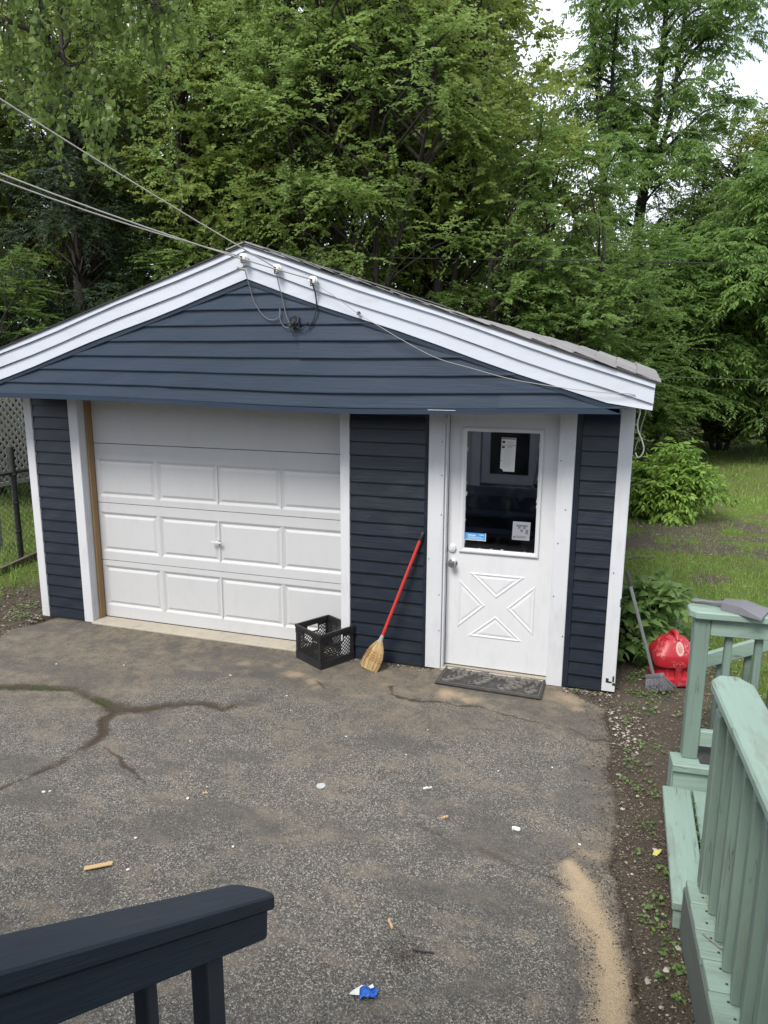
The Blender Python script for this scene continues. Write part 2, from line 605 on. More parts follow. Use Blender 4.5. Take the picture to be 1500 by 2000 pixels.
def m_asphalt():
    m = NM('weathered_asphalt')
    co = m.coord((1, 1, 1), 'Position')
    v = m.n('TexVoronoi')
    v.inputs['Scale'].default_value = 175
    v.inputs['Randomness'].default_value = 1
    m.l(co, v.inputs['Vector'])
    sp = m.n('SeparateColor')
    m.l(v.outputs['Color'], sp.inputs[0])
    stone = m.ramp(sp.outputs[0], (0.0, (0.044, 0.040, 0.034)), (0.40, (0.108, 0.099, 0.085)), (0.66, (0.185, 0.170, 0.147)), (0.88, (0.325, 0.302, 0.262)), (1.0, (0.54, 0.51, 0.445)))
    gap = m.ramp(v.outputs['Distance'], (0.25, 0.0), (0.62, 1.0))
    stone = m.mix(m.math('MULTIPLY', gap, 0.5), stone, (0.06, 0.055, 0.05))
    v2 = m.n('TexVoronoi')
    v2.inputs['Scale'].default_value = 88
    m.l(co, v2.inputs['Vector'])
    sp2 = m.n('SeparateColor')
    m.l(v2.outputs['Color'], sp2.inputs[0])
    bigst = m.math('MULTIPLY', m.ramp(sp2.outputs[1], (0.88, 0.0), (0.90, 1.0)), m.ramp(v2.outputs['Distance'], (0.40, 1.0), (0.5, 0.0)))
    stone = m.mix(m.math('MULTIPLY', bigst, 0.6), stone, m.mix(sp2.outputs[0], (0.16, 0.145, 0.125), (0.52, 0.49, 0.43)))
    fine = m.noise(co, 420, 3, 0.6)
    stone = m.mix(m.math('MULTIPLY', fine, 0.25), stone, (0.14, 0.13, 0.115))
    # broad tone: worn darker tar and paler dusty fields
    b1 = m.noise(co, 1.5, 8, 0.68)
    b2 = m.noise(m.coord((1, 1.7, 1), 'Position'), 3.4, 8, 0.70)
    b3 = m.noise(m.coord((1.3, 1, 1), 'Position'), 7.5, 8, 0.72)
    stone = m.mix(m.ramp(b1, (0.46, 0.0), (0.70, 0.42)), stone, (0.066, 0.068, 0.063))
    stone = m.mix(m.ramp(b2, (0.50, 0.0), (0.68, 0.70)), stone, (0.225, 0.188, 0.140))
    stone = m.mix(m.ramp(b3, (0.53, 0.0), (0.72, 0.45)), stone, (0.066, 0.061, 0.056))
    # smooth dusty crust near the garage (attribute dust), sand spill, soil in cracks
    dn = m.noise(co, 26, 7, 0.7)
    dusty = m.mix(dn, (0.100, 0.080, 0.058), (0.250, 0.206, 0.150))
    dusty = m.mix(m.ramp(b3, (0.44, 0.0), (0.60, 0.75)), dusty, m.mix(dn, (0.045, 0.042, 0.039), (0.120, 0.112, 0.100)))
    dusty = m.mix(m.ramp(b2, (0.54, 0.0), (0.66, 0.6)), dusty, (0.235, 0.205, 0.160))
    c = m.mix(m.math('MULTIPLY', m.attr('dust'), m.ramp(dn, (0.25, 0.5), (0.6, 1.0))), stone, dusty)
    c = m.mix(m.attr('tar'), c, m.mix(dn, (0.040, 0.038, 0.037), (0.125, 0.118, 0.108)))
    sandc = m.mix(m.noise(co, 260, 4, 0.75), (0.27, 0.20, 0.125), (0.48, 0.375, 0.245))
    sf = m.math('ADD', m.attr('sand'), m.math('MULTIPLY', m.math('SUBTRACT', m.noise(co, 170, 7, 0.85), 0.5), 1.5))
    c = m.mix(m.ramp(sf, (0.30, 0.0), (0.85, 1.0)), c, sandc)
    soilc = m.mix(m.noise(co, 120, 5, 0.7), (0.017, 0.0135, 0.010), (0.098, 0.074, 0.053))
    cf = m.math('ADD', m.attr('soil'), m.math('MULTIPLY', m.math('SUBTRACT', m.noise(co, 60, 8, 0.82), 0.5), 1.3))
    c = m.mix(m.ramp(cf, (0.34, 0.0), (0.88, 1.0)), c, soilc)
    mossc = m.mix(m.noise(co, 150, 4, 0.7), (0.020, 0.024, 0.009), (0.070, 0.078, 0.028))
    mf = m.math('ADD', m.attr('moss'), m.math('MULTIPLY', m.math('SUBTRACT', m.noise(co, 60, 6, 0.7), 0.5), 0.9))
    c = m.mix(m.ramp(mf, (0.45, 0.0), (0.7, 0.9)), c, mossc)
    m.set(c, 0.88, 0.25)
    h = m.math('SUBTRACT', m.math('MULTIPLY', sp.outputs[0], 0.5), m.math('MULTIPLY', gap, 0.6))
    m.bump(h, 0.8, 0.004)
    return m.mat


ASPHALT = m_asphalt()

# ================================================================== GROUND
def axis(parts):
    out = []
    for a, b, st in parts:
        n = max(1, int(round(abs(b - a) / st)))
        out += list(np.linspace(a, b, n, endpoint=False))
    return np.array(out + [parts[-1][1]])


def grid(xs, ys):
    X, Y = np.meshgrid(xs, ys)
    nx, ny = len(xs), len(ys)
    i = np.arange(nx * ny).reshape(ny, nx)
    F = np.stack([i[:-1, :-1], i[:-1, 1:], i[1:, 1:], i[1:, :-1]], -1).reshape(-1, 4)
    return X, Y, F


xs = axis([(-400, -40, 40), (-40, -8, 2), (-8, -3.2, 0.3), (-3.2, -0.7, 0.05), (-0.7, 4.0, 0.25), (4.0, 6.2, 0.03), (6.2, 9, 0.1), (9, 40, 2), (40, 400, 40)])
ys = axis([(-300, -20, 40), (-20, -4, 1), (-4, 2.5, 0.04), (2.5, 9, 0.1), (9, 22, 0.5), (22, 60, 4), (60, 500, 50)])
GX, GY, GF = grid(xs, ys)


def lawn_amount(x, y):
    n = fbm(x, y, 0.9, 4, 3)
    right = sstep(4.9, 5.5, x + 0.35 * (y + 0.3) + (n - 0.5) * 1.2) * sstep(-1.0, 1.2, y + (x - 4.6) * 0.4)
    far = sstep(0.9, 2.4, y)
    bare = sstep(0.46, 0.66, fbm(x, y, 1.5, 5, 11)) * sstep(9.5, 7.5, y)
    path = np.exp(-((y - 4.9 - 0.25 * (x - 5) + (fbm(x, y, 1.1, 4, 16) - .5) * 2.4) / 0.7) ** 2) * 0.75 * sstep(.38, .6, fbm(x, y, 1.6, 4, 15))
    l_ = np.maximum(right * 0.75, far) * (1 - 0.75 * bare) * (1 - path)
    left = sstep(-1.2, -2.2, x) * sstep(-0.6, 1.0, y + (n - 0.5) * 2)
    return np.clip(np.where(x < 0, np.maximum(left * (0.4 + n), far * (x < -2.6)), l_), 0, 1)


GZ = (fbm(GX, GY, 2.2, 4, 5) - 0.5) * 0.05 + (fbm(GX, GY, 14, 3, 9) - 0.5) * 0.018 - 0.006
EDGE_Y = np.array([-14, -4, -2.8, -2.45, -2.19, -1.96, -1.575, -1.06, -0.55, -0.29, -0.19, -0.05, 0.3])
EDGE_X = np.array([4.5, 4.42, 4.40, 4.39, 4.34, 4.28, 4.30, 4.275, 4.25, 4.20, 4.08, 3.95, 3.9])
ge = np.interp(GY, EDGE_Y, EDGE_X) - GX
near_e = np.exp(-(ge / 0.25) ** 2) * (GY < 0.3)
GZ = GZ * (1 - 0.8 * near_e) - 0.006 * near_e
GZ = GZ - 0.05 * sstep(-0.03, 0.10, ge) * (GX > -0.9) * (GY < 0.05) * (GY > -12)
GZ = np.where((GX > -0.9) & (GX < 4.2) & (GY >= 0.05) & (GY < 6), -0.06, GZ)
GZ = np.where(GY > 9, GZ * 2, GZ)
me = np_mesh('ground', np.stack([GX, GY, GZ], -1).reshape(-1, 3), GF, GROUND, {'lawn': lawn_amount(GX, GY).ravel()}, True)
tag(np_obj('ground', me), kind='structure')

# ------------------------------------------------------------------ driveway
xs = axis([(-9, -1.6, 0.4), (-1.6, -0.6, 0.05), (-0.6, 4.6, 0.014)])
ys = axis([(-14, -4.2, 0.5), (-4.2, -3.3, 0.03), (-3.3, 0.2, 0.014)])
DX, DY, DF = grid(xs, ys)
EDGE_Y = np.array([-14, -4, -2.8, -2.45, -2.19, -1.96, -1.575, -1.06, -0.55, -0.29, -0.19, -0.05, 0.3])
EDGE_X = np.array([4.5, 4.42, 4.40, 4.39, 4.34, 4.28, 4.30, 4.275, 4.25, 4.20, 4.08, 3.95, 3.9])
wob = (fbm(DX, DY, 3.5, 4, 21) - 0.5) * 0.10 + (fbm(DX, DY, 18, 3, 22) - 0.5) * 0.04
right_d = np.interp(DY, EDGE_Y, EDGE_X) - DX + wob              # >0 inside
left_edge = np.interp(DY, [-14, -3, -0.9, -0.42, -0.25, 0.3], [-8, -3.0, -1.25, -0.98, -0.82, -0.74])
left_d = DX - left_edge + wob
inside = np.minimum(right_d, left_d)
CR = [[(-0.6, -1.33), (-0.07, -1.366), (0.20, -1.30), (0.505, -1.227), (0.846, -1.343), (1.012, -1.392), (1.196, -1.33), (1.319, -1.208), (1.49, -1.10), (1.687, -1.141), (1.816, -0.933), (1.914, -0.632), (2.012, -0.475)],
      [(1.012, -1.392), (1.018, -1.559), (1.149, -1.796), (1.104, -2.015), (1.037, -2.23), (0.99, -2.408), (0.9, -2.7)],
      [(1.222, -1.837), (1.457, -1.945), (1.706, -2.089)],
      [(2.66, -0.42), (2.70, -0.549), (2.872, -0.619), (3.119, -0.553), (3.375, -0.549), (3.561, -0.59), (3.74, -0.629), (3.944, -0.649), (4.112, -0.734), (4.26, -0.741)],
      [(3.309, -1.95), (3.465, -2.03), (3.628, -2.058), (3.808, -2.078), (3.96, -2.122), (4.10, -2.20)],
      [(2.012, -0.475), (2.239, -0.614)]]
CW = [0.055, 0.040, 0.010, 0.016, 0.022, 0.012]
n1 = (fbm(DX, DY, 9, 4, 31) - 0.5)
n2 = fbm(DX, DY, 2.6, 4, 33)
soil = np.zeros_like(DX)
dep = np.zeros_like(DX)
for pts, cw in zip(CR, CW):
    d = polydist(DX + n1 * 0.09, DY + (fbm(DX, DY, 9, 4, 41) - 0.5) * 0.09, pts)
    width = cw * (0.45 + 1.1 * n2)
    amp = np.clip(1.9 * fbm(DX, DY, 4.5, 4, 35) - 0.28, 0.05, 1.1)
    k_c = 0.62 if pts is CR[4] else 1.0
    soil = np.maximum(soil, k_c * np.clip(amp * np.exp(-(d / (width * 0.95)) ** 2) + 0.42 * n2 * np.exp(-(d / (width * 2.6)) ** 2), 0, 1))
    soil = np.maximum(0, soil)
    dep = np.maximum(dep, np.exp(-(d / (width * 0.55)) ** 2) * min(1, cw / 0.03))
blob = lambda x, y, r, rx=1.0: np.exp(-(((DX - x) / (r * rx)) ** 2 + ((DY - y) / r) ** 2))
soil = np.maximum.reduce([soil, blob(0.98, -1.38, 0.12, 1.6) * (0.5 + 0.9 * n2), blob(0.62, -1.27, 0.07, 3.0) * (0.3 + .9 * n2), blob(1.80, -1.03, 0.06, 2.2) * (.2 + .9 * n2)])
wb = fbm(DX, DY, 8, 4, 66)  # wall-foot dirt bands, also darkened in place of contact shadow
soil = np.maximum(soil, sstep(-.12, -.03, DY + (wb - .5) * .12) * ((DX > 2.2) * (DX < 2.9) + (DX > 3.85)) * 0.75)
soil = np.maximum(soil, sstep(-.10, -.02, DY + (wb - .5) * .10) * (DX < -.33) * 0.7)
soil = np.maximum(soil, blob(3.47, -2.80, 0.05) * 0.75)
soil = np.maximum(soil, blob(3.43, -2.62, 0.02) * 0.6)
soil = np.maximum(soil, np.exp(-np.clip(inside - 0.01, 0, None) / 0.05) * 0.85)
soil = np.maximum(soil, blob(-0.5, -0.55, 0.35) * 0.40)
soil = np.maximum(soil, blob(3.70, -2.06, 0.13, 2.2) * 0.46)
moss = np.maximum.reduce([blob(0.30, -1.28, 0.10, 2.4), blob(0.80, -1.33, 0.09, 1.8) * 1.0, blob(1.25, -1.30, 0.06, 1.8), blob(1.72, -1.10, 0.06, 1.4), blob(2.78, -0.58, 0.045, 2.6), blob(3.32, -0.545, 0.04, 2.2) * .8, blob(0.0, -1.36, 0.07, 2), blob(3.90, -2.10, 0.03, 2.5) * .7]) * (0.25 + 0.75 * soil)
sand = np.zeros_like(DX)
n4b, n4c = fbm(DX, DY, 11, 5, 54), fbm(DX, DY, 11, 5, 55)
SP = [(4.06, -2.02), (4.13, -2.14), (4.18, -2.32), (4.25, -2.52), (4.29, -2.72), (4.31, -2.95), (4.3, -3.3)]
sw = np.interp(DY, [-3.3, -2.72, -2.32, -2.14, -2.0], [0.14, 0.125, 0.105, 0.09, 0.06])
sd_ = polydist(DX + n1 * 0.10, DY, SP)
sand = np.maximum(sand, 0.86 * np.exp(-(sd_ / (sw * (0.70 + 0.6 * n4b))) ** 1.6))
for x, y, r, a in [(3.09, -0.42, 0.075, .8), (3.25, -0.46, 0.05, .7), (3.93, -0.20, 0.10, .68), (3.99, -0.33, 0.06, .55), (1.90, -0.46, 0.07, .62), (2.06, -0.52, 0.06, .62), (2.18, -0.62, .05, .5), (1.45, -0.40, 0.06, .5), (1.70, -0.36, .05, .45), (3.45, -0.50, .05, .45), (2.63, -0.40, .06, .45), (4.2, -1.9, .08, .5), (4.18, -1.7, .05, .42)]:
    sand = np.maximum(sand, a * 1.05 * np.exp(-(np.abs(np.hypot((DX - x) * 0.7 + (n4b - .5) * .12, DY - y + (n4c - .5) * .10) + n1 * 0.06) / (r * 1.45)) ** 1.5))
n3 = fbm(DX, DY, 1.3, 5, 51)
n4 = fbm(DX, DY, 4.5, 5, 53)
dust = sstep(-1.15, -0.35, DY + (n3 - 0.5) * 1.1) * 0.9
dust = np.maximum(dust, sstep(0.55, 0.25, DX - 0.6 + (n3 - 0.5) * 1.2) * sstep(-1.9, -1.2, DY) * 0.8)
dust = np.maximum(dust, np.exp(-((DX - 2.95) ** 2 / 0.25 + (DY + 0.85) ** 2 / 0.035)) * 0.8)
dust = np.maximum(dust, sstep(0.30, 0.05, right_d) * sstep(-3.2, -1.4, DY) * 0.7)
dust = np.maximum(dust, blob(2.55, -1.42, 0.13, 1.4) * 0.55)
dust = np.maximum(dust, blob(2.65, -2.2, 0.20, 1.3) * 0.35)
tar = sstep(0.50, 0.72, n4) * np.maximum(np.exp(-(DY + 0.28) ** 2 / 0.02) * sstep(2.6, 1.9, DX), 0.0) * 0.9
tar = np.maximum(tar, sstep(0.53, 0.68, fbm(DX * 1.5, DY * 2.6, 1.6, 5, 57)) * 0.55)
tar = np.maximum(tar, blob(1.60, -0.55, 0.13, 3.0) * sstep(.30, .52, n4) * 0.95)
tar = np.maximum(tar, blob(2.2, -0.75, 0.13, 1.4) * sstep(.3, .6, n4) * 0.6)
tar = np.maximum(tar, np.exp(-((DX - 4.17 + 0.1 * (DY + 2.8)) ** 2 / 0.004)) * sstep(-2.25, -2.55, DY) * 0.75 * (sand < .3))
tar = np.maximum(tar, blob(2.05, -2.42, .08, 2.2) * .7 * sstep(.3, .6, n4))
DZ = 0.010 * sstep(-0.01, 0.035, inside) - 0.05 * sstep(0.0, -0.05, inside)
DZ += (fbm(DX, DY, 0.9, 3, 61) - 0.5) * 0.02 * sstep(-0.35, -0.9, DY)
DZ += (fbm(DX, DY, 60, 2, 63) - 0.5) * 0.004
DZ -= dep * 0.011
DZ += np.clip(sand - 0.35, 0, 1) * 0.012 + moss * 0.008 * (fbm(DX, DY, 70, 2, 64) > .45)
DZ -= 0.010
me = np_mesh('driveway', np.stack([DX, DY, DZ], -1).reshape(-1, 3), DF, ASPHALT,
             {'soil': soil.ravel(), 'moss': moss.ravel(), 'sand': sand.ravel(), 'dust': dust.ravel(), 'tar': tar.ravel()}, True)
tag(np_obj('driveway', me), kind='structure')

# ================================================================== GARAGE
G = thing('garage', 'small navy sided garage with white trim and a low gable roof', 'garage')
XL, XR = -0.915, 4.262
YG = -0.45                      # gable front plane
YR = -0.48                      # rake fascia plane
RX, RZ = 1.604, 3.167           # ridge at the fascia top
ER = (4.355, 2.267)             # right eave end of the fascia top
SL_R = (RZ - ER[1]) / (ER[0] - RX)
SL_L = (RZ - 2.458) / (RX + 0.65)
EL = (-1.15, RZ - SL_L * (RX + 1.15))
DEPTH = 5.9


def roof_z(x):
    return RZ - SL_R * (x - RX) if x >= RX else RZ - SL_L * (RX - x)


def sag(x, z):
    k = max(0.0, 1 - (z - 2.05) / 0.5)
    return 0.052 * k * math.exp(-((x - 2.25) / 1.35) ** 2)


# structural shell behind the siding
mb = MB()
for a, b, z0, z1 in [(XL + .03, -0.36, 0, 2.25), (2.17, 2.93, 0, 2.25), (3.80, XR - .03, 0, 2.25), (-0.36, 2.17, 2.16, 2.25), (2.93, 3.80, 2.06, 2.25)]:
    mb.box(a, b, 0.015, 0.10, z0, z1)
mb.box(XL + .03, XL + .10, 0.102, DEPTH - .1, 0, 2.2)
mb.box(XR - .10, XR - .03, 0.102, DEPTH - .1, 0, 2.2)
mb.box(XL + .03, XR - .03, DEPTH - .1, DEPTH, 0, 2.2)
mb.box(XL + .1, XR - .1, 0.1, DEPTH - .1, -0.05, 0.0)
mb.box(XL + .03, XR - .03, 0.0, 0.10, 2.252, 2.33)
mb.build('wall', ROOM_DARK, G)


def course(x0, x1, y, z0, z1, proud, mat, segs=1, x0t=None, x1t=None, sg=False):
    """one siding board: a wedge, its lower edge proud"""
    x0t = x0 if x0t is None else x0t
    x1t = x1 if x1t is None else x1t
    m = MB()
    vs, fs = [], []
    for i in range(segs + 1):
        t = i / segs
        xb, xt = x0 + (x1 - x0) * t, x0t + (x1t - x0t) * t
        s0 = sag(xb, z0) if sg else 0
        s1 = sag(xt, z1) if sg else 0
        s0 += random.uniform(-.0016, .0016)
        y_ = y + random.uniform(-.002, .002)
        vs += [(xb, y + .010, z0 - s0), (xb, y_ - proud, z0 - s0), (xb, y_ - proud - .001, z0 + .006 - s0), (xt, y - .002, z1 - s1), (xt, y + .010, z1 - s1)]
    for i in range(segs):
        a, b = i * 5, (i + 1) * 5
        for j in range(5):
            j2 = (j + 1) % 5
            fs.append((a + j, b + j, b + j2, a + j2))
    fs += [(0, 1, 2, 3, 4), tuple(segs * 5 + j for j in (4, 3, 2, 1, 0))]
    m.add(vs, fs)
    return m.build('siding_board', mat, G)


EXP = 0.104
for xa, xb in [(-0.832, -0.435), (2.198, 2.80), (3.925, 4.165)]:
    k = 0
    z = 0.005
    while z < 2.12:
        course(xa, xb, 0.0, z, z + EXP + .004, 0.020, NAVY_WALL_SHADED, 5 if xb - xa > .4 else 3)
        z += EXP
for xa, xb in [(2.80, 2.826), (3.885, 3.923)]:          # channels beside the entry door trim
    m = MB(); m.box(xa, xb, -.024, .012, 0.0, 2.14)
    m.build('siding_channel', NAVY_WALL_SHADED, G)
z = 0.005
while z < 2.05:
    q = MB()
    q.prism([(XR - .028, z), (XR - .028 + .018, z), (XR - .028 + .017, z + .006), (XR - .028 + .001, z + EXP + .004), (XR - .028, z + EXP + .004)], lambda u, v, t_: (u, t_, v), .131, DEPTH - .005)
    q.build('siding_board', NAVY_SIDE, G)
    z += EXP
# gable courses
zb = [2.196 + i * 0.1075 for i in range(8)]
inner = 0.232
for i, z0 in enumerate([2.102] + zb):
    z1 = zb[0] + .004 if i == 0 else z0 + 0.1115
    z1 = min(z1, 3.02)
    lo = lambda z: max(-1.12, RX - (RZ - 0.18 - z) / SL_L)
    hi = lambda z: min(4.20, RX + (RZ - 0.18 - z) / SL_R)
    if hi(z0) - lo(z0) < 0.05: continue
    jx = {0: 3.42, 1: 0.9, 2: 2.9, 3: 2.0, 4: 1.1, 5: 2.3}.get(i)
    if jx:
        course(lo(z0), jx, YG, z0, z1, 0.0185, NAVY, 9, lo(z1), jx, True)
        course(jx - .012, hi(z0), YG - .0022, z0 - .0006, z1, 0.0195, NAVY, 7, jx - .012, hi(z1), True)
    else:
        course(lo(z0), hi(z0), YG, z0, z1, 0.019, NAVY, 14, lo(z1), max(hi(z1), lo(z1) + .02), True)
m = MB()                                                 # trim strip along the bottom of the gable
vs, fs = [], []
S = 24
for i in range(S + 1):
    x = -1.1 + (4.165 + 1.1) * i / S
    s0 = sag(x, 2.06)
    vs += [(x, YG - .022, 2.070 - s0), (x, YG - .022, 2.104 - s0), (x, YG + .04, 2.104 - s0), (x, YG + .04, 2.070 - s0)]
for i in range(S):
    for j in range(4):
        fs.append((i * 4 + j, i * 4 + 4 + j, i * 4 + 4 + (j + 1) % 4, i * 4 + (j + 1) % 4))
m.add(vs, fs + [(0, 1, 2, 3), (S * 4 + 3, S * 4 + 2, S * 4 + 1, S * 4)])
m.build('gable_trim', NAVY, G)
m = MB(); m.box(-1.1, 4.2, YG + .043, -0.002, 2.112, 2.13)
m.build('soffit', NAVY_WALL_SHADED, G)
m = MB(); m.box(2.93, 3.12, YG - .0262, YG - .0222, 2.0585, 2.0615)
m.build('scraped_strip', WHITE_TRIM, G)
m = MB()                                                 # sheathing behind the gable siding
m.add([(-1.1, YG + .03, 2.14), (4.2, YG + .03, 2.14), (RX, YG + .03, 3.1)], [(0, 1, 2)])
m.add([(-1.1, YG + .06, 2.14), (4.2, YG + .06, 2.14), (RX, YG + .06, 3.1)], [(0, 1, 2)])
m.build('gable_sheathing', ROOM_DARK, G)

# rake boards: three stepped courses on each side, each with its lower edge proud
LAY = [(0.0, 0.046, -0.016), (0.046, 0.142, -0.006), (0.142, 0.232, 0.004)]
for side in (0, 1):
    for (t0, t1, yo) in LAY:
        m = MB()
        x0, x1 = (RX, ER[0]) if side else (EL[0], RX)
        S = 10
        vs, fs = [], []
        for i in range(S + 1):
            x = x0 + (x1 - x0) * i / S
            z = roof_z(x) + 0.006 * math.sin(i * 1.3 + side + t0 * 9)
            y = YR + yo
            if side and i == S and False: pass
            zz0, zz1 = z - t0, z - t1 + .001
            vs += [(x, y + .001, zz0), (x, y + .030, zz0), (x, y + .030, zz1), (x, y - .005, zz1), (x, y - .005, zz1 + .004)]
        if side:      # the free end is cut plumb with a small rake
            for j in range(5):
                p = vs[S * 5 + j]
                vs[S * 5 + j] = (p[0] + (p[2] - ER[1]) * 0.03, p[1], max(p[2], 2.092))
        for i in range(S):
            for j in range(5):
                fs.append((i * 5 + j, i * 5 + 5 + j, i * 5 + 5 + (j + 1) % 5, i * 5 + (j + 1) % 5))
        m.add(vs, fs + [(0, 1, 2, 3, 4), tuple(S * 5 + j for j in (4, 3, 2, 1, 0))])
        m.build('rake_board', WHITE_RAKE, G)
# navy frieze strip under the rakes
for side in (0, 1):
    m = MB()
    x0, x1 = (RX, 4.16) if side else (-1.1, RX)
    vs = []
    for x in (x0, x1):
        z = roof_z(x) - 0.234
        vs += [(x, YG - .022, z), (x, YG + .01, z), (x, YG + .01, z - .030), (x, YG - .022, z - .030)]
    m.add(vs, [(0, 4, 5, 1), (1, 5, 6, 2), (2, 6, 7, 3), (3, 7, 4, 0), (0, 1, 2, 3), (7, 6, 5, 4)])
    m.build('frieze_strip', NAVY, G)
# right eave: fascia board along the side and a soffit return
m = MB()
m.box(ER[0] - .025, ER[0] - .003, YR + .035, DEPTH, 2.10, 2.25)
m.build('eave_fascia', WHITE_RAKE, G)
m = MB()
m.box(XR + .004, ER[0] - .03, YR + .035, DEPTH, 2.094, 2.10)
m.build('eave_soffit', WHITE_RAKE, G)
m = MB()
m.box(EL[0], EL[0] + .022, YR + .035, DEPTH, EL[1] - .17, EL[1] - .02)
m.build('eave_fascia', WHITE_RAKE, G)

# roof: sheathing with a soft hump toward the right eave, shingles over it
def bulge(x, y):
    a = min(1, max(0, (y + 0.45) / 1.2))
    b = min(1, max(0, (x - 2.0) / 2.2))
    b = b * b * (3 - 2 * b)
    return (0.105 * b - 0.045) * math.sin(a * math.pi / 2)


def roof_pt(x, y, off=0.0):
    return (x, y, roof_z(x) + bulge(x, y) * (x > RX) + 0.003 + off)


R_ = MB()
Yg = [YR - .030, -.2, 0, .3, .7, 1.2, 2, 3, 4.4, DEPTH + .1]
Xg = [EL[0] - .04, 0, 1.0, RX - .03, RX, RX + .03, 2.2, 2.7, 3.1, 3.5, 3.9, 4.2, ER[0] + .035]
n = len(Xg)
for off in (0.0, -0.010):
    R_.add([roof_pt(x, y, off) for y in Yg for x in Xg],
           [(j * n + i, j * n + i + 1, (j + 1) * n + i + 1, (j + 1) * n + i) for j in range(len(Yg) - 1) for i in range(n - 1)])
nn = n * len(Yg)
R_.add([roof_pt(x, Yg[0], o_) for o_ in (0, -.010) for x in Xg], [(i, i + 1, n + i + 1, n + i) for i in range(n - 1)])
R_.add([roof_pt(Xg[-1], y, o_) for o_ in (0, -.010) for y in Yg], [(i, i + 1, len(Yg) + i + 1, len(Yg) + i) for i in range(len(Yg) - 1)])
roof = R_.build('roof', painted('roof_edge_felt', (0.04, 0.038, 0.037), 0.9, 0.2), G)
shm = MB()
shm.box(-.074, .074, -.148, .148, 0, .006)
SHM = shm.mesh('shingle', SHINGLE, False, 0.002)
shm2 = MB()
shm2.box(-.080, .074, -.118, .120, 0, .007)
SHM2 = shm2.mesh('shingle', SHINGLE, False, 0.002)
rows = 20
cos_r = 1 / math.sqrt(1 + SL_R ** 2)
nsh = 0
rest = MB()
for r_ in range(rows):
    x = ER[0] + .025 - (0.065 + r_ * 0.139) * cos_r
    if x < RX + .04: break
    for c_ in range(24):
        y = YR - .030 + .14 + c_ * 0.292 + (0.1 if r_ % 2 else 0) + random.uniform(-.012, .012)
        if y > DEPTH: continue
        z = roof_z(x) + bulge(x, y) + .005 + random.uniform(.001, .005)
        sl = (bulge(x + .05, y) - bulge(x - .05, y)) / .1 - SL_R
        sy = (bulge(x, y + .05) - bulge(x, y - .05)) / .1
        T = Matrix.Translation((x, y, z)) @ Matrix.Rotation(-math.atan(sl) + .055, 4, 'Y') @ Matrix.Rotation(math.atan(sy), 4, 'X') @ Matrix.Rotation(random.uniform(-.02, .02), 4, 'Z')
        if c_ < 15 and nsh < 290:
            o = bpy.data.objects.new('shingle', SHM if (r_ + c_) % 3 else SHM2)
            COL.objects.link(o)
            o.parent = roof
            o.matrix_local = T
            nsh += 1
        else:
            rest.box(-.074, .074, -.144, .144, 0, .009, 0, T)
rest_o = rest.build('shingle_field', SHINGLE, roof)
rest_o['kind'] = 'stuff'
m = MB()       # shingles of the far slope, seen only as the ragged lip over the left rake
for r_ in range(18):
    x = EL[0] - .03 + (0.07 + r_ * 0.139) / math.sqrt(1 + SL_L ** 2)
    for c_ in range(20):
        y = YR + .012 + .14 + c_ * .292 + (.1 if r_ % 2 else 0) + random.uniform(-.014, .006)
        T = Matrix.Translation((x, y, roof_z(x) - .001 + random.uniform(0, .003))) @ Matrix.Rotation(-math.atan(SL_L) - .05, 4, 'Y')
        m.box(-.076, .076, -.144, .144, 0, .009, 0, T)
for c_ in range(20):
    y = YR - .024 + .15 + c_ * .3
    for s_ in (-1, 1):
        T = Matrix.Translation((RX + s_ * .07, y, RZ - .020 + .010)) @ Matrix.Rotation(s_ * .32, 4, 'Y')
        m.box(-.08, .08, -.15, .15, 0, .009, 0, T)
m = m.build('ridge_and_left_shingles', SHINGLE, roof)
m.name = 'shingle_field'
m['kind'] = 'stuff'

# posts and trims
def trim(name, x0, x1, y0, y1, z0, z1, mat=WHITE_TRIM, bev=.004, par=None, label=None):
    q = MB(); q.box(x0, x1, y0, y1, z0, z1)
    return q.build(name, mat, par or G, False, bev, label)


trim('corner_post', XL - .004, -0.835, -.024, .06, 0.0, 2.11)
trim('corner_post', 4.168, XR, -.026, .06, 0.012, 2.09)
trim('corner_post', XR - .0295, XR + .002, .063, .13, 0.012, 2.09)
m = MB(); m.box(4.2095, 4.2125, -.0275, -.025, .02, 2.08)
m.build('post_groove', painted('trim_groove_paint', (.60, .61, .63)), G)  # groove line coloured close to the trim white
trim('garage_trim', -0.432, -0.335, -.028, .012, 0.0, 2.16)
trim('garage_trim', -0.372, -0.335, .0125, .13, 0.0, 2.16)          # jamb return
trim('garage_stop', -0.333, -0.312, .06, .125, 0.0, 2.16, BARE_WOOD, .002)
trim('garage_trim', 2.118, 2.196, -.028, .125, 0.0, 2.16)
trim('garage_trim', -0.335, 2.118, -.01, .09, 2.14, 2.20)
trim('door_trim', 2.828, 2.950, -.030, .02, 0.012, 2.12)
trim('door_trim', 3.768, 3.884, -.030, .02, 0.0, 2.12)
trim('door_jamb', 2.9305, 2.950, .022, .10, 0.012, 2.12)
trim('door_jamb', 3.768, 3.788, .022, .10, 0.012, 2.12)
trim('door_trim', 2.951, 3.767, -.02, .055, 2.05, 2.12)
trim('door_brick_mould', 2.9515, 2.968, -.012, .05, 0.012, 2.05)
trim('garage_threshold', -0.334, 2.117, -.055, .16, -.03, 0.016, CONCRETE, .006)
trim('door_sill', 2.90, 3.83, -.02, .12, -.02, 0.022, CONCRETE, .005)
m = MB()
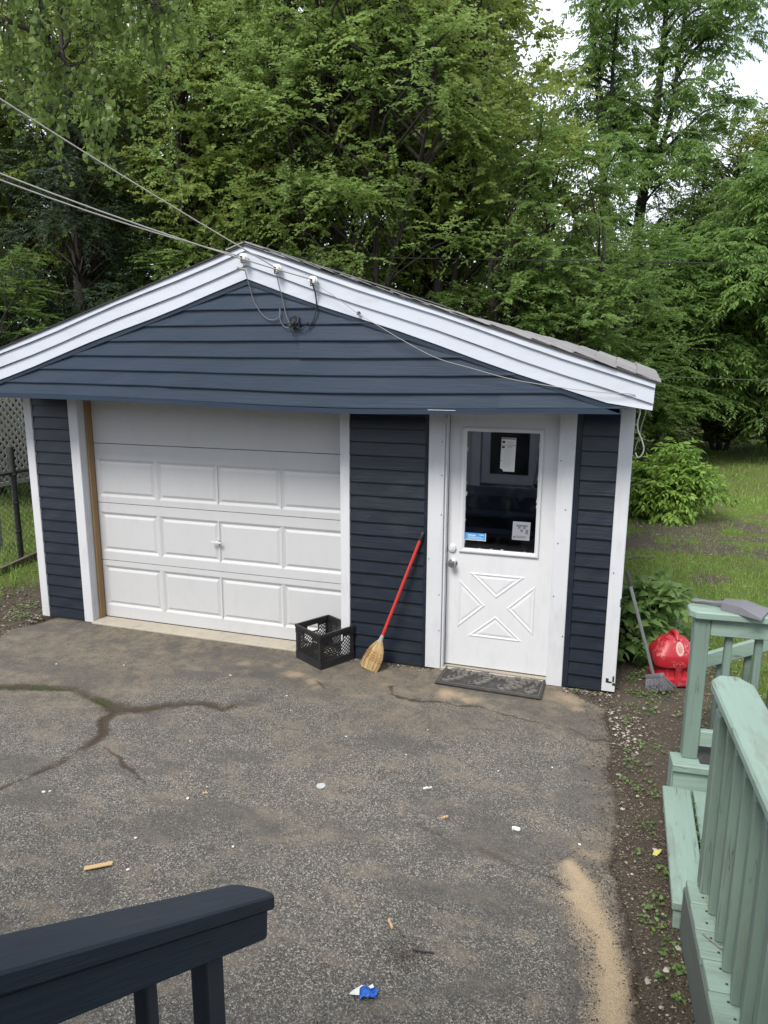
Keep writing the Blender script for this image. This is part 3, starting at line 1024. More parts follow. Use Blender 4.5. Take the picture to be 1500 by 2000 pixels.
for x, z in [(2.932, 1.55), (2.934, 1.25), (2.931, .62), (2.936, .33), (2.93, 1.8), (3.79, 1.7), (3.80, 1.1), (3.79, .7), (2.845, .9), (3.84, 1.35), (3.87, .4)]:
    m.lathe([(.0045, 0), (.0045, -.003), (.001, -.004)], (x, -.030, z), 'y', 6)
m.build('nail_head', DARK_METAL, G)['kind'] = 'stuff'
m = MB()   # chipped dark spots at the foot of the right post
for x, z, a, b in [(4.205, .10, .010, .016), (4.222, .088, .016, .006), (4.247, .115, .006, .022), (4.252, .075, .010, .010), (4.2585, .70, .0035, .03), (4.196, .915, .004, .004)]:
    m.box(x - a, x + a, -.0285, -.0262, z - b, z + b)
m.build('paint_chip', DARK_METAL, G)
m = MB()
m.box(2.949, 2.966, -.05, -.03, 1.93, 1.975); m.tube([(2.952, -.05, 1.975), (2.948, -.058, 1.99), (2.957, -.055, 2.0)], .004, 6)
m.build('latch', WHITE_TRIM, G)

# ---- garage door
GD = MB()
GD.box(-0.334, 2.116, .168, .175, 0.02, 2.18)
gd = GD.build('garage_door', WHITE_GDOOR, G)
SECT = [(0.022, 0.567), (0.573, 1.107), (1.113, 1.647), (1.653, 2.18)]
YD = 0.128
FX = [(-0.243, 0.262), (0.388, 0.884), (0.974, 1.480), (1.584, 2.080)]
FZ = [(0.178, 0.470), (0.700, 0.975), (1.215, 1.465)]
for k, (z0, z1) in enumerate(SECT):
    q = MB()
    x0, x1 = -0.312, 2.117
    if k < 3:
        px = [(a - .052, b + .052) for a, b in FX]
        px[-1] = (px[-1][0], 2.109)
        pz = (FZ[k][0] - .052, FZ[k][1] + .048)
        q.box(x0, x1, YD, .166, z0, pz[0])
        q.box(x0, x1, YD, .166, pz[1], z1)
        cx = [x0] + [v for p in px for v in p] + [x1]
        for i in range(0, len(cx), 2):
            q.box(cx[i], cx[i + 1], YD, .166, pz[0], pz[1])
        q.build('door_section', WHITE_GDOOR, gd)
        for (a, b) in px:
            p = MB()
            rings = []
            for ins, dy in [(0, .002), (0.004, .002), (.024, .0125), (.030, .0125), (.050, .004), (.056, .004)]:
                rings.append([(a + ins, YD + dy, pz[0] + ins), (b - ins, YD + dy, pz[0] + ins), (b - ins, YD + dy, pz[1] - ins), (a + ins, YD + dy, pz[1] - ins)])
            vs = [v for r_ in rings for v in r_]
            fs = [(i * 4 + j, i * 4 + (j + 1) % 4, i * 4 + 4 + (j + 1) % 4, i * 4 + 4 + j) for i in range(5) for j in range(4)] + [(20, 21, 22, 23)]
            p.add(vs, fs)
            p.build('raised_panel', WHITE_GDOOR, gd)
    else:
        q.box(x0, x1, YD, .166, z0, z1)
        q.build('door_section', WHITE_GDOOR, gd)
m = MB(); m.box(-.312, 2.117, YD - .006, .16, .0165, .0215)
m.build('bottom_seal', DARK_METAL, gd)
m = MB()
m.box(.905, .935, YD - .03, YD - .001, .832, .846)
m.box(.87, .968, YD - .042, YD - .030, .829, .845)
m.tube([(.925, YD - .02, .846), (.925, YD - .02, .872)], .006, 8)
m.build('lift_handle', WHITE_TRIM, gd, False, .003)

# ---- entry door
ED = MB()
YE = .055
DX0, DX1 = 2.970, 3.766
WX0, WX1, WZ0, WZ1 = 3.068, 3.652, 0.962, 1.902      # lite frame outer
ED.box(DX0, DX1, YE, .095, .034, WZ0)
ED.box(DX0, DX1, YE, .095, WZ1, 2.048)
ED.box(DX0, WX0, YE, .095, WZ0, WZ1)
ED.box(WX1, DX1, YE, .095, WZ0, WZ1)
ed = ED.build('entry_door', WHITE_DOOR, G)
m = MB()
gx0, gx1, gz0, gz1 = 3.099, 3.629, .990, 1.873
prof = [(0, .0), (0, -.014), (.008, -.018), (.018, -.018), (.031, -.006), (.031, .010)]
rings = []
for ins, dy in prof:
    rings.append([(WX0 - .006 + ins * 1.2, YE + dy, WZ0 - .006 + ins), (WX1 + .006 - ins * 0.95, YE + dy, WZ0 - .006 + ins), (WX1 + .006 - ins * 0.95, YE + dy, WZ1 + .006 - ins), (WX0 - .006 + ins * 1.2, YE + dy, WZ1 + .006 - ins)])
m.loft(rings, 0, False)
m.build('window_frame', WHITE_DOOR, ed)
m = MB(); m.box(gx0 - .008, gx1 + .008, YE + .008, YE + .012, gz0 - .01, gz1 + .01)
m.build('pane', GLASS, ed)
m = MB()       # ragged flecks of white paint along the edge of the glass
for i in range(26):
    side = random.random()
    if side < .35: x, z, a, b = gx0 + random.uniform(-.002, .006), random.uniform(gz0, gz1), random.uniform(.002, .006), random.uniform(.004, .03)
    elif side < .75: x, z, a, b = random.uniform(gx0, gx1), gz0 + random.uniform(0, .005), random.uniform(.003, .010), random.uniform(.0015, .004)
    else: x, z, a, b = gx1 - random.uniform(-.002, .006), random.uniform(gz0, gz1), random.uniform(.002, .005), random.uniform(.004, .02)
    m.add([(x - a, YE + .0072, z - b), (x + a * .6, YE + .0072, z - b * .8), (x + a, YE + .0072, z + b), (x - a * .3, YE + .0072, z + b * .7)], [(0, 1, 2, 3)])
m.build('paint_fleck', WHITE_DOOR, ed)


def tri_panel(P3):
    c = np.mean(P3, 0)
    P3 = [np.array(p) for p in P3]
    # inset polygon by moving edges
    def inset(d):
        n = len(P3)
        out = []
        for i in range(n):
            p0, p1, p2 = P3[i - 1], P3[i], P3[(i + 1) % n]
            e1 = (p1 - p0) / np.linalg.norm(p1 - p0)
            e2 = (p2 - p1) / np.linalg.norm(p2 - p1)
            n1, n2 = np.array([-e1[1], e1[0]]), np.array([-e2[1], e2[0]])
            if np.dot(c - p1, n1) < 0: n1 = -n1
            if np.dot(c - p1, n2) < 0: n2 = -n2
            A = np.array([n1, n2])
            out.append(np.linalg.solve(A, [np.dot(n1, p1) + d, np.dot(n2, p1) + d]))
        return out
    q = MB()
    rings = []
    for d, dy in [(-.004, .001), (.003, -.005), (.008, -.005), (.017, -.0005), (.022, -.0005), (.034, -.004)]:
        rings.append([(p[0], YE + dy, p[1]) for p in inset(d)])
    vs = [v for r_ in rings for v in r_]
    fs = [(i * 3 + j, i * 3 + (j + 1) % 3, i * 3 + 3 + (j + 1) % 3, i * 3 + 3 + j) for i in range(5) for j in range(3)] + [(15, 16, 17)]
    q.add(vs, fs)
    q.build('raised_panel', WHITE_DOOR, ed)


tri_panel([(3.150, .796), (3.565, .796), (3.358, .612)])
tri_panel([(3.066, .736), (3.272, .540), (3.066, .348)])
tri_panel([(3.646, .736), (3.442, .540), (3.646, .348)])
tri_panel([(3.150, .284), (3.565, .284), (3.358, .464)])
m = MB()
m.lathe([(.033, 0), (.033, -.008), (.022, -.014), (.015, -.022), (.015, -.034), (.026, -.042), (.030, -.055), (.026, -.068), (.012, -.072)], (3.018, YE, .866), 'y', 18)
auto_smooth(m.build('knob', STEEL, ed))
m = MB()
m.lathe([(.031, 0), (.031, -.010), (.026, -.018), (.014, -.020), (.0135, -.024), (.004, -.024)], (3.008, YE, .978), 'y', 18)
auto_smooth(m.build('deadbolt', WHITE_TRIM, ed))
# notices on the glass
YS = YE + .0055


def sheet(name, x0, x1, z0, z1, mats, marks, cut=None, lean=0.0, label=None):
    q = MB()
    vs = [(x0 + lean, YS, z0), (x1 + lean, YS, z0), (x1, YS, z1), (x0, YS, z1)]
    if cut:
        vs = [(x0 + lean, YS, z0 + cut[1]), (x0 + lean + cut[0] * .7, YS, z0 + cut[1] * .75), (x0 + lean + cut[0], YS, z0), (x1 + lean, YS, z0), (x1, YS, z1), (x0, YS, z1)]
    q.add(vs + [(v[0], YS + .0015, v[2]) for v in vs], [tuple(range(len(vs)))] + [tuple(range(2 * len(vs) - 1, len(vs) - 1, -1))])
    for (u0, u1, v0, v1, mi) in marks:
        W, H = x1 - x0, z1 - z0
        f = lambda u, v: (x0 + u * W + lean * (1 - v), YS - .0006 - mi * .0002, z0 + v * H)
        q.add([f(u0, v0), f(u1, v0), f(u1, v1), f(u0, v1)], [(0, 1, 2, 3)], mi)
    return q.build(name, mats, ed, label=label)


mk = [(.02, .98, .955, .985, 1), (.06, .26, .84, .91, 1), (.02, .98, .775, .785, 1), (.05, .25, .69, .75, 1), (.10, .20, .705, .74, 0), (.38, .72, .725, .74, 1), (.04, .10, .30, .335, 1)]
mk += [(.40, .85, .87, .878, 2), (.40, .80, .85, .857, 2), (.42, .82, .83, .836, 2), (.35, .75, .69, .697, 2), (.05, .6, .655, .662, 2)]
for i in range(16):
    v_ = .62 - i * .032
    mk.append((.16, .55 + .35 * random.random(), v_, v_ + .006, 2))
LT_INK = painted('grey_print', (.33, .33, .34), .8, .05)
sheet('notice', 3.353, 3.459, 1.590, 1.838, [PAPER, INK, LT_INK], mk, (.024, .022), -.005, 'torn white printed notice taped to the glass')
mk = [(.17, .55, .60, .74, 1), (.72, .93, .72, .82, 1)]
for i, (b_, v_) in enumerate([(.82, .40), (.95, .28), (.9, .12)]):
    u = .17
    while u < b_:
        wd = random.uniform(.04, .12)
        mk.append((u, min(u + wd, b_), v_, v_ + .065, 1))
        u += wd + .025
sheet('sticker', 3.095, 3.258, 1.054, 1.108, [BLUE_STICK, PAPER], mk, None, 0, 'blue sticker with white lettering and edge')
m = MB(); m.box(3.2575, 3.262, YS - .0012, YS + .0008, 1.052, 1.110); m.box(3.095, 3.262, YS - .0014, YS + .0006, 1.0505, 1.0545)
m.build('sticker_edge', PAPER, ed)
mk = [(.2, .85, .74, .84, 1), (.3, .45, .62, .74, 1), (.6, .75, .62, .73, 1), (.45, .6, .45, .6, 1), (.75, .9, .35, .6, 1), (.05, .2, .1, .2, 1), (.25, .75, .12, .16, 1), (.2, .8, .2, .23, 1)]
sheet('sticker', 3.461, 3.590, 1.080, 1.220, [FADED, FADED_INK], mk, None, -.004, 'faded grey square sticker low on the glass')

# a pale box and shelf inside, just visible through the glass
m = MB()
m.box(2.6, 3.9, 1.8, 2.3, 0, .95)
m.build('workbench', ROOM_DARK, G)

# ================================================================== THINGS ON THE GABLE
def insulator(loc, label):
    t = thing('wire_insulator', label, 'insulator', loc, 0, 'white insulators on the right rake')
    q = MB()
    q.lathe([(.014, 0), (.016, -.012), (.026, -.016), (.028, -.028), (.018, -.034), (.018, -.042), (.027, -.048), (.024, -.060), (.010, -.064)], (0, 0, 0), 'y', 14)
    auto_smooth(q.build('spool', PORCELAIN, t))
    q = MB()
    q.tube([(.0, -.066, 0), (.0, -.07, -.012), (-.01, -.055, -.03), (-.02, -.03, -.034), (-.012, -.002, -.03)], .004, 6)
    q.lathe([(.007, -.060), (.007, -.072), (.002, -.074)], (0, 0, 0), 'y', 8)
    q.build('clip', DARK_METAL, t)


IN = [(1.610, -.494, 3.077), (1.863, -.494, 2.998), (2.130, -.494, 2.912)]
insulator(IN[0], 'white porcelain insulator on the rake right at the gable peak')
insulator(IN[1], 'white porcelain insulator in the middle of the row on the rake')
insulator(IN[2], 'white porcelain insulator lowest of the row on the rake')
t = thing('service_bracket', 'dark wire bracket fixed on the navy gable siding', 'bracket', (1.970, -.470, 2.640))
q = MB(); q.box(-.036, .030, -.012, .004, -.035, .038); q.box(-.05, -.02, -.03, -.012, -.03, .0)
q.build('base', DARK_METAL, t, False, .003)
q = MB()
q.tube([(.028 * math.cos(a) + .004, -.035 + .008 * math.sin(a * 2), .028 * math.sin(a) + .012) for a in np.linspace(0, 6.3, 15)], .006, 6)
q.lathe([(.02, 0), (.022, -.03), (.012, -.045)], (.0, -.012, .0), 'y', 10)
q.tube([(-.01, -.03, -.03), (-.012, -.035, -.06), (-.005, -.03, -.10)], .005, 6)
q.tube([(.01, -.03, -.03), (.05, -.025, -.045), (.09, -.02, -.025), (.10, -.02, -.005)], .004, 6)
q.lathe([(.008, 0), (.011, -.01), (.006, -.02)], (.095, -.012, -.008), 'y', 8)
q.build('clamp', DARK_METAL, t)


def smooth_path(pts, n=6):
    P = [Vector(p) for p in pts]
    P = [P[0] * 2 - P[1]] + P + [P[-1] * 2 - P[-2]]
    out = []
    for i in range(1, len(P) - 2):
        for k in range(n):
            t_ = k / n
            a, b, c, d = P[i - 1], P[i], P[i + 1], P[i + 2]
            out.append(0.5 * ((2 * b) + (c - a) * t_ + (2 * a - 5 * b + 4 * c - d) * t_ ** 2 + (3 * b - a - 3 * c + d) * t_ ** 3))
    return out + [P[-2]]


def wire(name, label, pts, r, mat, cat='wire', group=None, n=6, sides=6):
    q = MB()
    q.tube(smooth_path(pts, n), r, sides)
    return tag(auto_smooth(q.build(name, mat), 80), label, cat, group)


wire('dangling_wire', 'thin grey wire looping from the peak insulator down the gable', [(1.612, -.555, 3.055), (1.620, -.52, 2.97), (1.633, -.495, 2.88), (1.661, -.485, 2.78), (1.726, -.482, 2.688), (1.796, -.482, 2.657), (1.853, -.482, 2.685), (1.855, -.482, 2.735), (1.856, -.484, 2.66), (1.89, -.482, 2.61), (1.95, -.482, 2.605)], .0032, GREY_WIRE)
wire('dangling_wire', 'dark wire hanging straight from the middle insulator to the bracket', [(1.866, -.555, 2.975), (1.872, -.52, 2.88), (1.880, -.49, 2.80), (1.903, -.482, 2.69), (1.94, -.482, 2.61), (1.955, -.482, 2.58)], .0034, GREY_WIRE)
wire('dangling_wire', 'dark wire curving from the lowest insulator to the bracket', [(2.135, -.555, 2.89), (2.138, -.51, 2.82), (2.132, -.485, 2.74), (2.112, -.482, 2.665), (2.08, -.482, 2.622), (2.062, -.484, 2.632)], .0048, DARK_METAL)
wire('loose_cord', 'thin pale cord running from the lowest insulator down along the rake', [(2.135, -.548, 2.895), (2.29, -.53, 2.80), (2.448, -.515, 2.690), (2.60, -.515, 2.605), (2.739, -.517, 2.527), (2.986, -.52, 2.405), (3.225, -.52, 2.338), (3.492, -.52, 2.270), (3.813, -.515, 2.221), (4.06, -.512, 2.196), (4.22, -.50, 2.19), (4.25, -.485, 2.165)], .0022, PALE_WIRE)
q = MB(); q.lathe([(.011, 0), (.014, -.012), (.006, -.02)], (2.448, -.4935, 2.692), 'y', 10)
tag(q.build('cord_knob', DARK_METAL), 'small dark knob on the right rake holding the pale cord', 'knob')
wire('white_cord_loop', 'white cord hanging in a loop by the right corner post', [(4.285, -.02, 2.095), (4.290, -.02, 2.05), (4.280, -.02, 1.985), (4.286, -.02, 1.93), (4.312, -.02, 1.87), (4.332, -.02, 1.81), (4.322, -.02, 1.762), (4.298, -.02, 1.746), (4.280, -.02, 1.775)], .0048, WHITE_WIRE, 'cord')
wire('thin_tan_cord', 'thin tan cord crossing behind the white loop by the right corner post', [(4.328, -.01, 2.095), (4.325, -.01, 2.04), (4.306, -.01, 1.96), (4.300, -.01, 1.90), (4.285, -.01, 1.84), (4.276, -.01, 1.79)], .003, PALE_WIRE, 'cord')


def span(a, b, s_, n=18):
    a, b = Vector(a), Vector(b)
    return [a.lerp(b, i / n) - Vector((0, 0, s_ * 4 * (i / n) * (1 - i / n))) for i in range(n + 1)]


ctl = Vector((1.863, -.558, 3.0))
far_a = ctl + (Vector((.769, -1.696, 3.88)) - ctl) * 2.9
q = MB(); q.tube(span(far_a, ctl, .10), .0042, 6)
tag(q.build('overhead_cable', PALE_WIRE), 'pale overhead cable reaching the middle insulator, upper of the three', 'cable', 'overhead cables from the house')
ctl = Vector((2.130, -.558, 2.914))
far_b = ctl + (Vector((.792, -1.761, 3.547)) - ctl) * 2.6
q = MB(); q.tube(span(far_b, ctl, .17), .0044, 6)
q.tube([Vector((1.74, -.86, 2.965)), Vector((1.78, -.83, 2.955))], .009, 8, 0)
tag(q.build('overhead_cable', PALE_WIRE), 'pale overhead cable with a splice reaching the lowest insulator', 'cable', 'overhead cables from the house')
ctl = Vector((1.610, -.558, 3.079))
far_c = Vector(far_b) + Vector((.02, .0, .04))
q = MB(); q.tube(span(far_c, ctl, .21), .0042, 6)
tag(q.build('overhead_cable', PALE_WIRE), 'pale overhead cable reaching the peak insulator', 'cable', 'overhead cables from the house')
q = MB(); q.tube(span((-30, 7.0, 6.1), (26, 7.0, 3.0), .32, 60), .008, 5)
tag(q.build('overhead_wire', BLACK_WIRE), 'thin black wire crossing behind the garage roof in front of the trees', 'wire')
q = MB(); q.tube(span((4.6, 10.5, 2.15), (16, 9.8, 2.6), .25, 30), .003, 5)
tag(q.build('clothes_line', GREY_WIRE), 'thin grey line strung through the shrubs right of the garage', 'line')

# ================================================================== OBJECTS BY THE GARAGE
# ---- milk crate
C = thing('milk_crate', 'black plastic milk crate standing open by the garage door', 'crate', (2.065, -.328, 0.004), math.radians(-30.2))
# local: front corner at origin, one side along -x, other along +y
W_, H_ = .335, .285


def side_pt(k, u, d):
    """k side, u along, d inward"""
    if k == 0: return (-u, d)
    if k == 1: return (-W_ + d, u)
    if k == 2: return (-u, W_ - d)
    return (-d, u)


for k in range(4):
    q = MB()

    def bx(u0, u1, z0, z1, d0=.0, d1=.006):
        pts = [side_pt(k, u, d) for d in (d0, d1) for u in (u0, u1)]
        vs = [(p[0], p[1], z) for z in (z0, z1) for p in pts]
        q.add(vs, [(0, 2, 3, 1), (4, 5, 7, 6), (0, 1, 5, 4), (2, 6, 7, 3), (0, 4, 6, 2), (1, 3, 7, 5)])

    def diag(u0, z0, u1, z1, wd=.0055):
        L_ = math.hypot(u1 - u0, z1 - z0)
        nx, nz_ = -(z1 - z0) / L_ * wd / 2, (u1 - u0) / L_ * wd / 2
        vs = []
        for d in (.001, .0055):
            for (u, z) in ((u0 + nx, z0 + nz_), (u1 + nx, z1 + nz_), (u1 - nx, z1 - nz_), (u0 - nx, z0 - nz_)):
                p = side_pt(k, u, d)
                vs.append((p[0], p[1], z))
        q.add(vs, [(0, 1, 2, 3), (7, 6, 5, 4), (0, 4, 5, 1), (1, 5, 6, 2), (2, 6, 7, 3), (3, 7, 4, 0)])
    u0, u1, z0, z1 = .038, W_ - .038, .058, .235
    pitch_ = .030
    c = -1.0
    for s_ in (1, -1):
        t = u0 - (z1 - z0)
        base = u0 - .2
        for i in range(30):
            b = base + i * pitch_
            # line u = b + (z-z0) or u = b - (z - z0) + .3
            za, zb2 = z0, z1
            f = (lambda z: b + (z - z0)) if s_ == 1 else (lambda z: b + .18 - (z - z0))
            pts = []
            for j in range(61):
                z = z0 + (z1 - z0) * j / 60
                u = f(z)
                hole = abs(u - W_ / 2) < .058 and z > .183
                if u0 <= u <= u1 and not hole:
                    pts.append((u, z))
                elif pts:
                    if len(pts) > 2: diag(*pts[0], *pts[-1])
                    pts = []
            if len(pts) > 2: diag(*pts[0], *pts[-1])
    bx(W_ / 2 - .055, W_ / 2 + .055, .238, .2655)
    # handle surround
    bx(W_ / 2 - .062, W_ / 2 - .055, .178, .26)
    bx(W_ / 2 + .055, W_ / 2 + .062, .178, .26)
    bx(W_ / 2 - .062, W_ / 2 + .062, .174, .182, -.002, .009)
    q.build('lattice_side', DARK_PLASTIC, C)
    q = MB()
    bx(.0, u0 - .002, .05, .2355)
    bx(W_ - u0 + .002, W_, .05, .2355)
    bx(.0, W_, .0, .056, -.003, .006)
    bx(.0, W_, .052, .058, -.006, .006)
    bx(.0, W_, .0, .008, -.006, .006)
    for a, b in [(0, W_ / 2 - .055), (W_ / 2 + .055, W_)]:
        bx(a, b, .2355, .245)
        for i in range(4):
            bx(a, b, .218 + i * .0145, .224 + i * .0145, -.006, .0)
        bx(a, b, .222, .2655)
    bx(-.004, W_ + .004, .2655, .285, -.007, .008)
    q.build('frame_side', DARK_PLASTIC, C)
q = MB()
for i in range(9):
    q.box(-W_ + .01, -.01, .012 + i * .037, .020 + i * .037, .010, .016)
    q.box(-W_ + .012 + i * .037, -W_ + .020 + i * .037, .01, W_ - .01, .0165, .021)
q.build('base_grid', DARK_PLASTIC, C)


def frame_from(a, b, side_hint):
    a, b = Vector(a), Vector(b)
    z = (b - a).normalized()
    x = (Vector(side_hint) - z * z.dot(Vector(side_hint))).normalized()
    y = z.cross(x)
    return Matrix(((x.x, y.x, z.x, a.x), (x.y, y.y, z.y, a.y), (x.z, y.z, z.z, a.z), (0, 0, 0, 1)))


# ---- red handled corn broom
A_, B_ = Vector((2.425, -.205, .012)), Vector((2.797, -.032, 1.105))
BR = thing('broom', 'straw broom with a red handle leaning on the navy siding', 'broom', A_)
T = frame_from((0, 0, 0), B_ - A_, (1, -.3, 0))
LN = (B_ - A_).length
q = MB(); q.tube([T @ Vector((0, 0, z)) for z in (.27, LN - .07)], .0125, 10)
auto_smooth(q.build('handle', RED_PAINT, BR))
q = MB(); q.tube([T @ Vector((0, 0, z)) for z in (LN - .07, LN - .06, LN - .008, LN)], [.013, .0145, .0145, .010], 10)
auto_smooth(q.build('grip', DARK_PLASTIC, BR))
q = MB(); q.tube([T @ Vector((0, 0, z)) for z in (.235, .25, .275, .295)], [.022, .019, .016, .0135], 10)
auto_smooth(q.build('ferrule', PALE_WIRE, BR))
q = MB()
prof = [(0.0, .083, .020, -.012), (.06, .082, .024, -.008), (.12, .076, .027, -.003), (.17, .062, .027, 0), (.205, .045, .025, 0), (.235, .024, .021, 0), (.25, .018, .018, 0)]
rings = []
for z, a, b, xo in prof:
    ring = []
    for j in range(28):
        th = 2 * math.pi * j / 28
        jit = 1 + random.uniform(-.06, .06)
        ring.append(T @ Vector((a * math.cos(th) * jit + xo, b * math.sin(th) * jit, z + (random.uniform(-.012, .012) if z == 0 else 0))))
    rings.append(ring)
q.loft(rings)
for i in range(420):           # single straws
    th = random.uniform(0, 2 * math.pi)
    rr = random.uniform(.75, 1.05)
    pts = []
    for z, a, b, xo in (prof[5], prof[3], prof[2], prof[1], prof[0]):
        pts.append(T @ Vector((a * rr * math.cos(th) + xo + random.uniform(-.003, .003), b * rr * 1.08 * math.sin(th), z)))
    pts[-1] += (pts[-1] - pts[-2]) * random.uniform(-.3, .25)
    q.tube(pts, [.0013] * 4 + [.0008], 3, 0, False)
q.build('bristles', STRAW, BR)
q = MB()
for z in (.085, .105, .125, .148):
    a = np.interp(z, [p[0] for p in prof], [p[1] for p in prof]) + .002
    b = np.interp(z, [p[0] for p in prof], [p[2] for p in prof]) + .003
    q.tube([T @ Vector((a * math.cos(th) - .003, b * math.sin(th), z + .004 * math.sin(th * 9))) for th in np.linspace(0, 2 * math.pi, 29)], .0022, 4)
q.build('stitching', STITCH, BR)

# ---- grey broom by the corner post
A_, B_ = Vector((4.530, .17, .105)), Vector((4.283, .055, .918))
BR = thing('push_broom', 'old grey broom with frayed bristles leaning on the right corner post', 'broom', A_)
T = frame_from((0, 0, 0), B_ - A_, (1, -1.0, 0))
LN = (B_ - A_).length
q = MB(); q.tube([T @ Vector((0, 0, z)) for z in (.0, LN * .6, LN - .12)], .0125, 10)
auto_smooth(q.build('handle', GREY_HANDLE, BR))
q = MB(); q.tube([T @ Vector((0, 0, z)) for z in (LN - .12, LN - .01, LN)], [.0132, .0132, .008], 10)
auto_smooth(q.build('grip', DARK_METAL, BR))
hd = Matrix.Translation((.01, -.01, -.005)) @ Matrix.Rotation(math.radians(-38), 4, 'Z') @ Matrix.Rotation(math.radians(-25), 4, 'Y')
q = MB(); q.box(-.075, .075, -.022, .022, -.012, .018, 0, hd)
q.build('head_block', GREY_PLASTIC, BR, False, .006)
q = MB()
for i in range(620):
    x, y = random.uniform(-.072, .072), random.uniform(-.02, .02)
    a = hd @ Vector((x, y, -.01))
    b = hd @ Vector((x * 1.18 + random.gauss(0, .008) + .01, y * 1.8 + random.gauss(0, .008), -.055))
    c = hd @ Vector((x * 1.35 + random.gauss(0, .018) + .02, y * 2.4 + random.gauss(0, .014), -.102 + random.uniform(-.012, .012)))
    q.tube([a, b, c], [.0019, .0017, .0011], 3, 0, False)
q.build('bristles', GREY_BRISTLE, BR)

# ---- door mat
MT = thing('door_mat', 'dark rubber door mat with raised leaf pattern below the entry door', 'mat', (3.372, -.135, .004), math.radians(-1.5))
hx, hy = .395, .165
q = MB()
ring = lambda s_, z: [(sx * (hx - s_) + (random.uniform(-.004, .004)), sy * (hy - s_) + random.uniform(-.003, .003), z) for sx, sy in ((-1, -1), (-.4, -1.01), (.3, -1), (1, -1), (1, 1), (.2, 1), (-.5, 1), (-1, 1))]
q.loft([ring(.006, 0), ring(0, .004), ring(0, .013), ring(.012, .019), ring(.022, .019), ring(.03, .015)])
q.build('base', RUBBER, MT)
q = MB()
MAT_HI = painted('grey_rubber_highlight', (0.15, 0.142, 0.13), 0.55, 0.35, (1, 1, 1), 40, 0.25, 0.3)  # lighter rubber tone, highlights of the raised relief put into the colour


def mat_leaf(x, y, ang, ln, wd):
    ca, sa = math.cos(ang), math.sin(ang)
    loc = lambda u, v, z: (x + u * ca - v * sa, y + u * sa + v * ca, z)
    out = [(0, 0), (.25, .75), (.55, 1), (.8, .62), (1, 0), (.8, -.62), (.55, -1), (.25, -.75)]
    o = [(a * ln, b * wd) for a, b in out]
    if any(abs(loc(u, v, 0)[0]) > hx - .032 or abs(loc(u, v, 0)[1]) > hy - .030 for u, v in o): return
    b0 = [loc(u, v, .0152) for u, v in o]
    b1 = [loc(u * .96 + .02 * ln, v * .80, .0265) for u, v in o]
    mid = [loc(t_ * ln, 0, .0205) for t_ in (.06, .3, .6, .95)]
    q.loft([b0, b1], 0, False)
    vs = b1 + mid
    q.add(vs, [(0, 1, 9, 8), (1, 2, 10, 9), (2, 3, 10), (3, 4, 11, 10), (4, 5, 10, 11), (5, 6, 10), (6, 7, 9, 10), (7, 0, 8, 9)])


for bx_, by_, ang in [(-.36, -.11, .62), (-.33, .10, -.35), (-.15, -.12, .75), (-.10, .11, -.55), (.07, -.11, .55), (.10, .11, -.35), (.27, -.11, .9), (.34, .11, 3.6)]:
    st = []
    for i in range(5):
        t_ = i / 4
        x_, y_ = bx_ + math.cos(ang + t_ * .3) * t_ * .21, by_ + math.sin(ang + t_ * .3) * t_ * .17
        st.append((x_, y_, .0165))
        for s_ in (1, -1):
            mat_leaf(x_, y_, ang + s_ * random.uniform(.55, .9), random.uniform(.055, .074), random.uniform(.011, .015))
    mat_leaf(*st[-1][:2], ang + .3, .08, .017)
    st = [p for p in st if abs(p[0]) < hx - .035 and abs(p[1]) < hy - .035]
    if len(st) > 1: q.tube(st, .0035, 5)
q.build('leaf_relief', MAT_HI, MT)
q = MB()
for s_ in (-1, 1):
    q.box(-hx + .02, hx - .02, s_ * (hy - .022) - .002, s_ * (hy - .022) + .002, .0185, .0205)
    q.box(s_ * (hx - .022) - .002, s_ * (hx - .022) + .002, -hy + .025, hy - .025, .0185, .0205)
q.build('border_ridge', MAT_HI, MT)

# ---- gas can
GC = thing('gas_can', 'scuffed red plastic gas can in the grass by the corner post', 'gas can', (4.668, .36, .0), math.radians(14))
GC.scale = (1.06, 1.06, 1.04)


def sup(a, b, z, e=3.2, n=36, ox=0, oy=0):
    out = []
    for j in range(n):
        t_ = 2 * math.pi * j / n
        c, s_ = math.cos(t_), math.sin(t_)
        out.append((ox + a * abs(c) ** (2 / e) * (1 if c >= 0 else -1), oy + b * abs(s_) ** (2 / e) * (1 if s_ >= 0 else -1), z))
    return out


q = MB()
q.loft([sup(.122, .104, 0, 5), sup(.141, .122, .010, 5), sup(.145, .125, .028, 5), sup(.143, .123, .058, 5), sup(.124, .100, .072, 5), sup(.120, .095, .10, 5), sup(.122, .098, .135, 5), sup(.146, .126, .152, 5), sup(.150, .130, .165, 5),
        sup(.150, .130, .228, 5), sup(.145, .125, .242, 5), sup(.121, .103, .276, 4), sup(.100, .086, .312, 4), sup(.078, .066, .336, 3), sup(.050, .046, .348, 3)])
auto_smooth(q.build('body', CAN_RED, GC), 28)
q = MB()           # front rib across the waist and moulded ridges on the shoulders
q.loft([sup(.026, .012, .030, 4, 16, .01, -.116), sup(.022, .016, .08, 4, 16, .01, -.104), sup(.022, .018, .13, 4, 16, .01, -.106), sup(.030, .012, .160, 4, 16, .01, -.120)])
auto_smooth(q.build('rib', CAN_RED, GC), 50)
q = MB()
q.tube(smooth_path([(-.008, .080, .310), (-.004, .060, .350), (.0, .025, .372), (.004, -.02, .370), (.006, -.060, .330)]), .017, 10)
auto_smooth(q.build('handle', CAN_RED, GC), 60)
q = MB()
q.lathe([(.026, 0), (.027, .014), (.022, .016), (.020, .005), (.004, .004)], (-.050, -.030, .330), 'z', 16)
auto_smooth(q.build('filler_neck', CAN_RED, GC), 60)

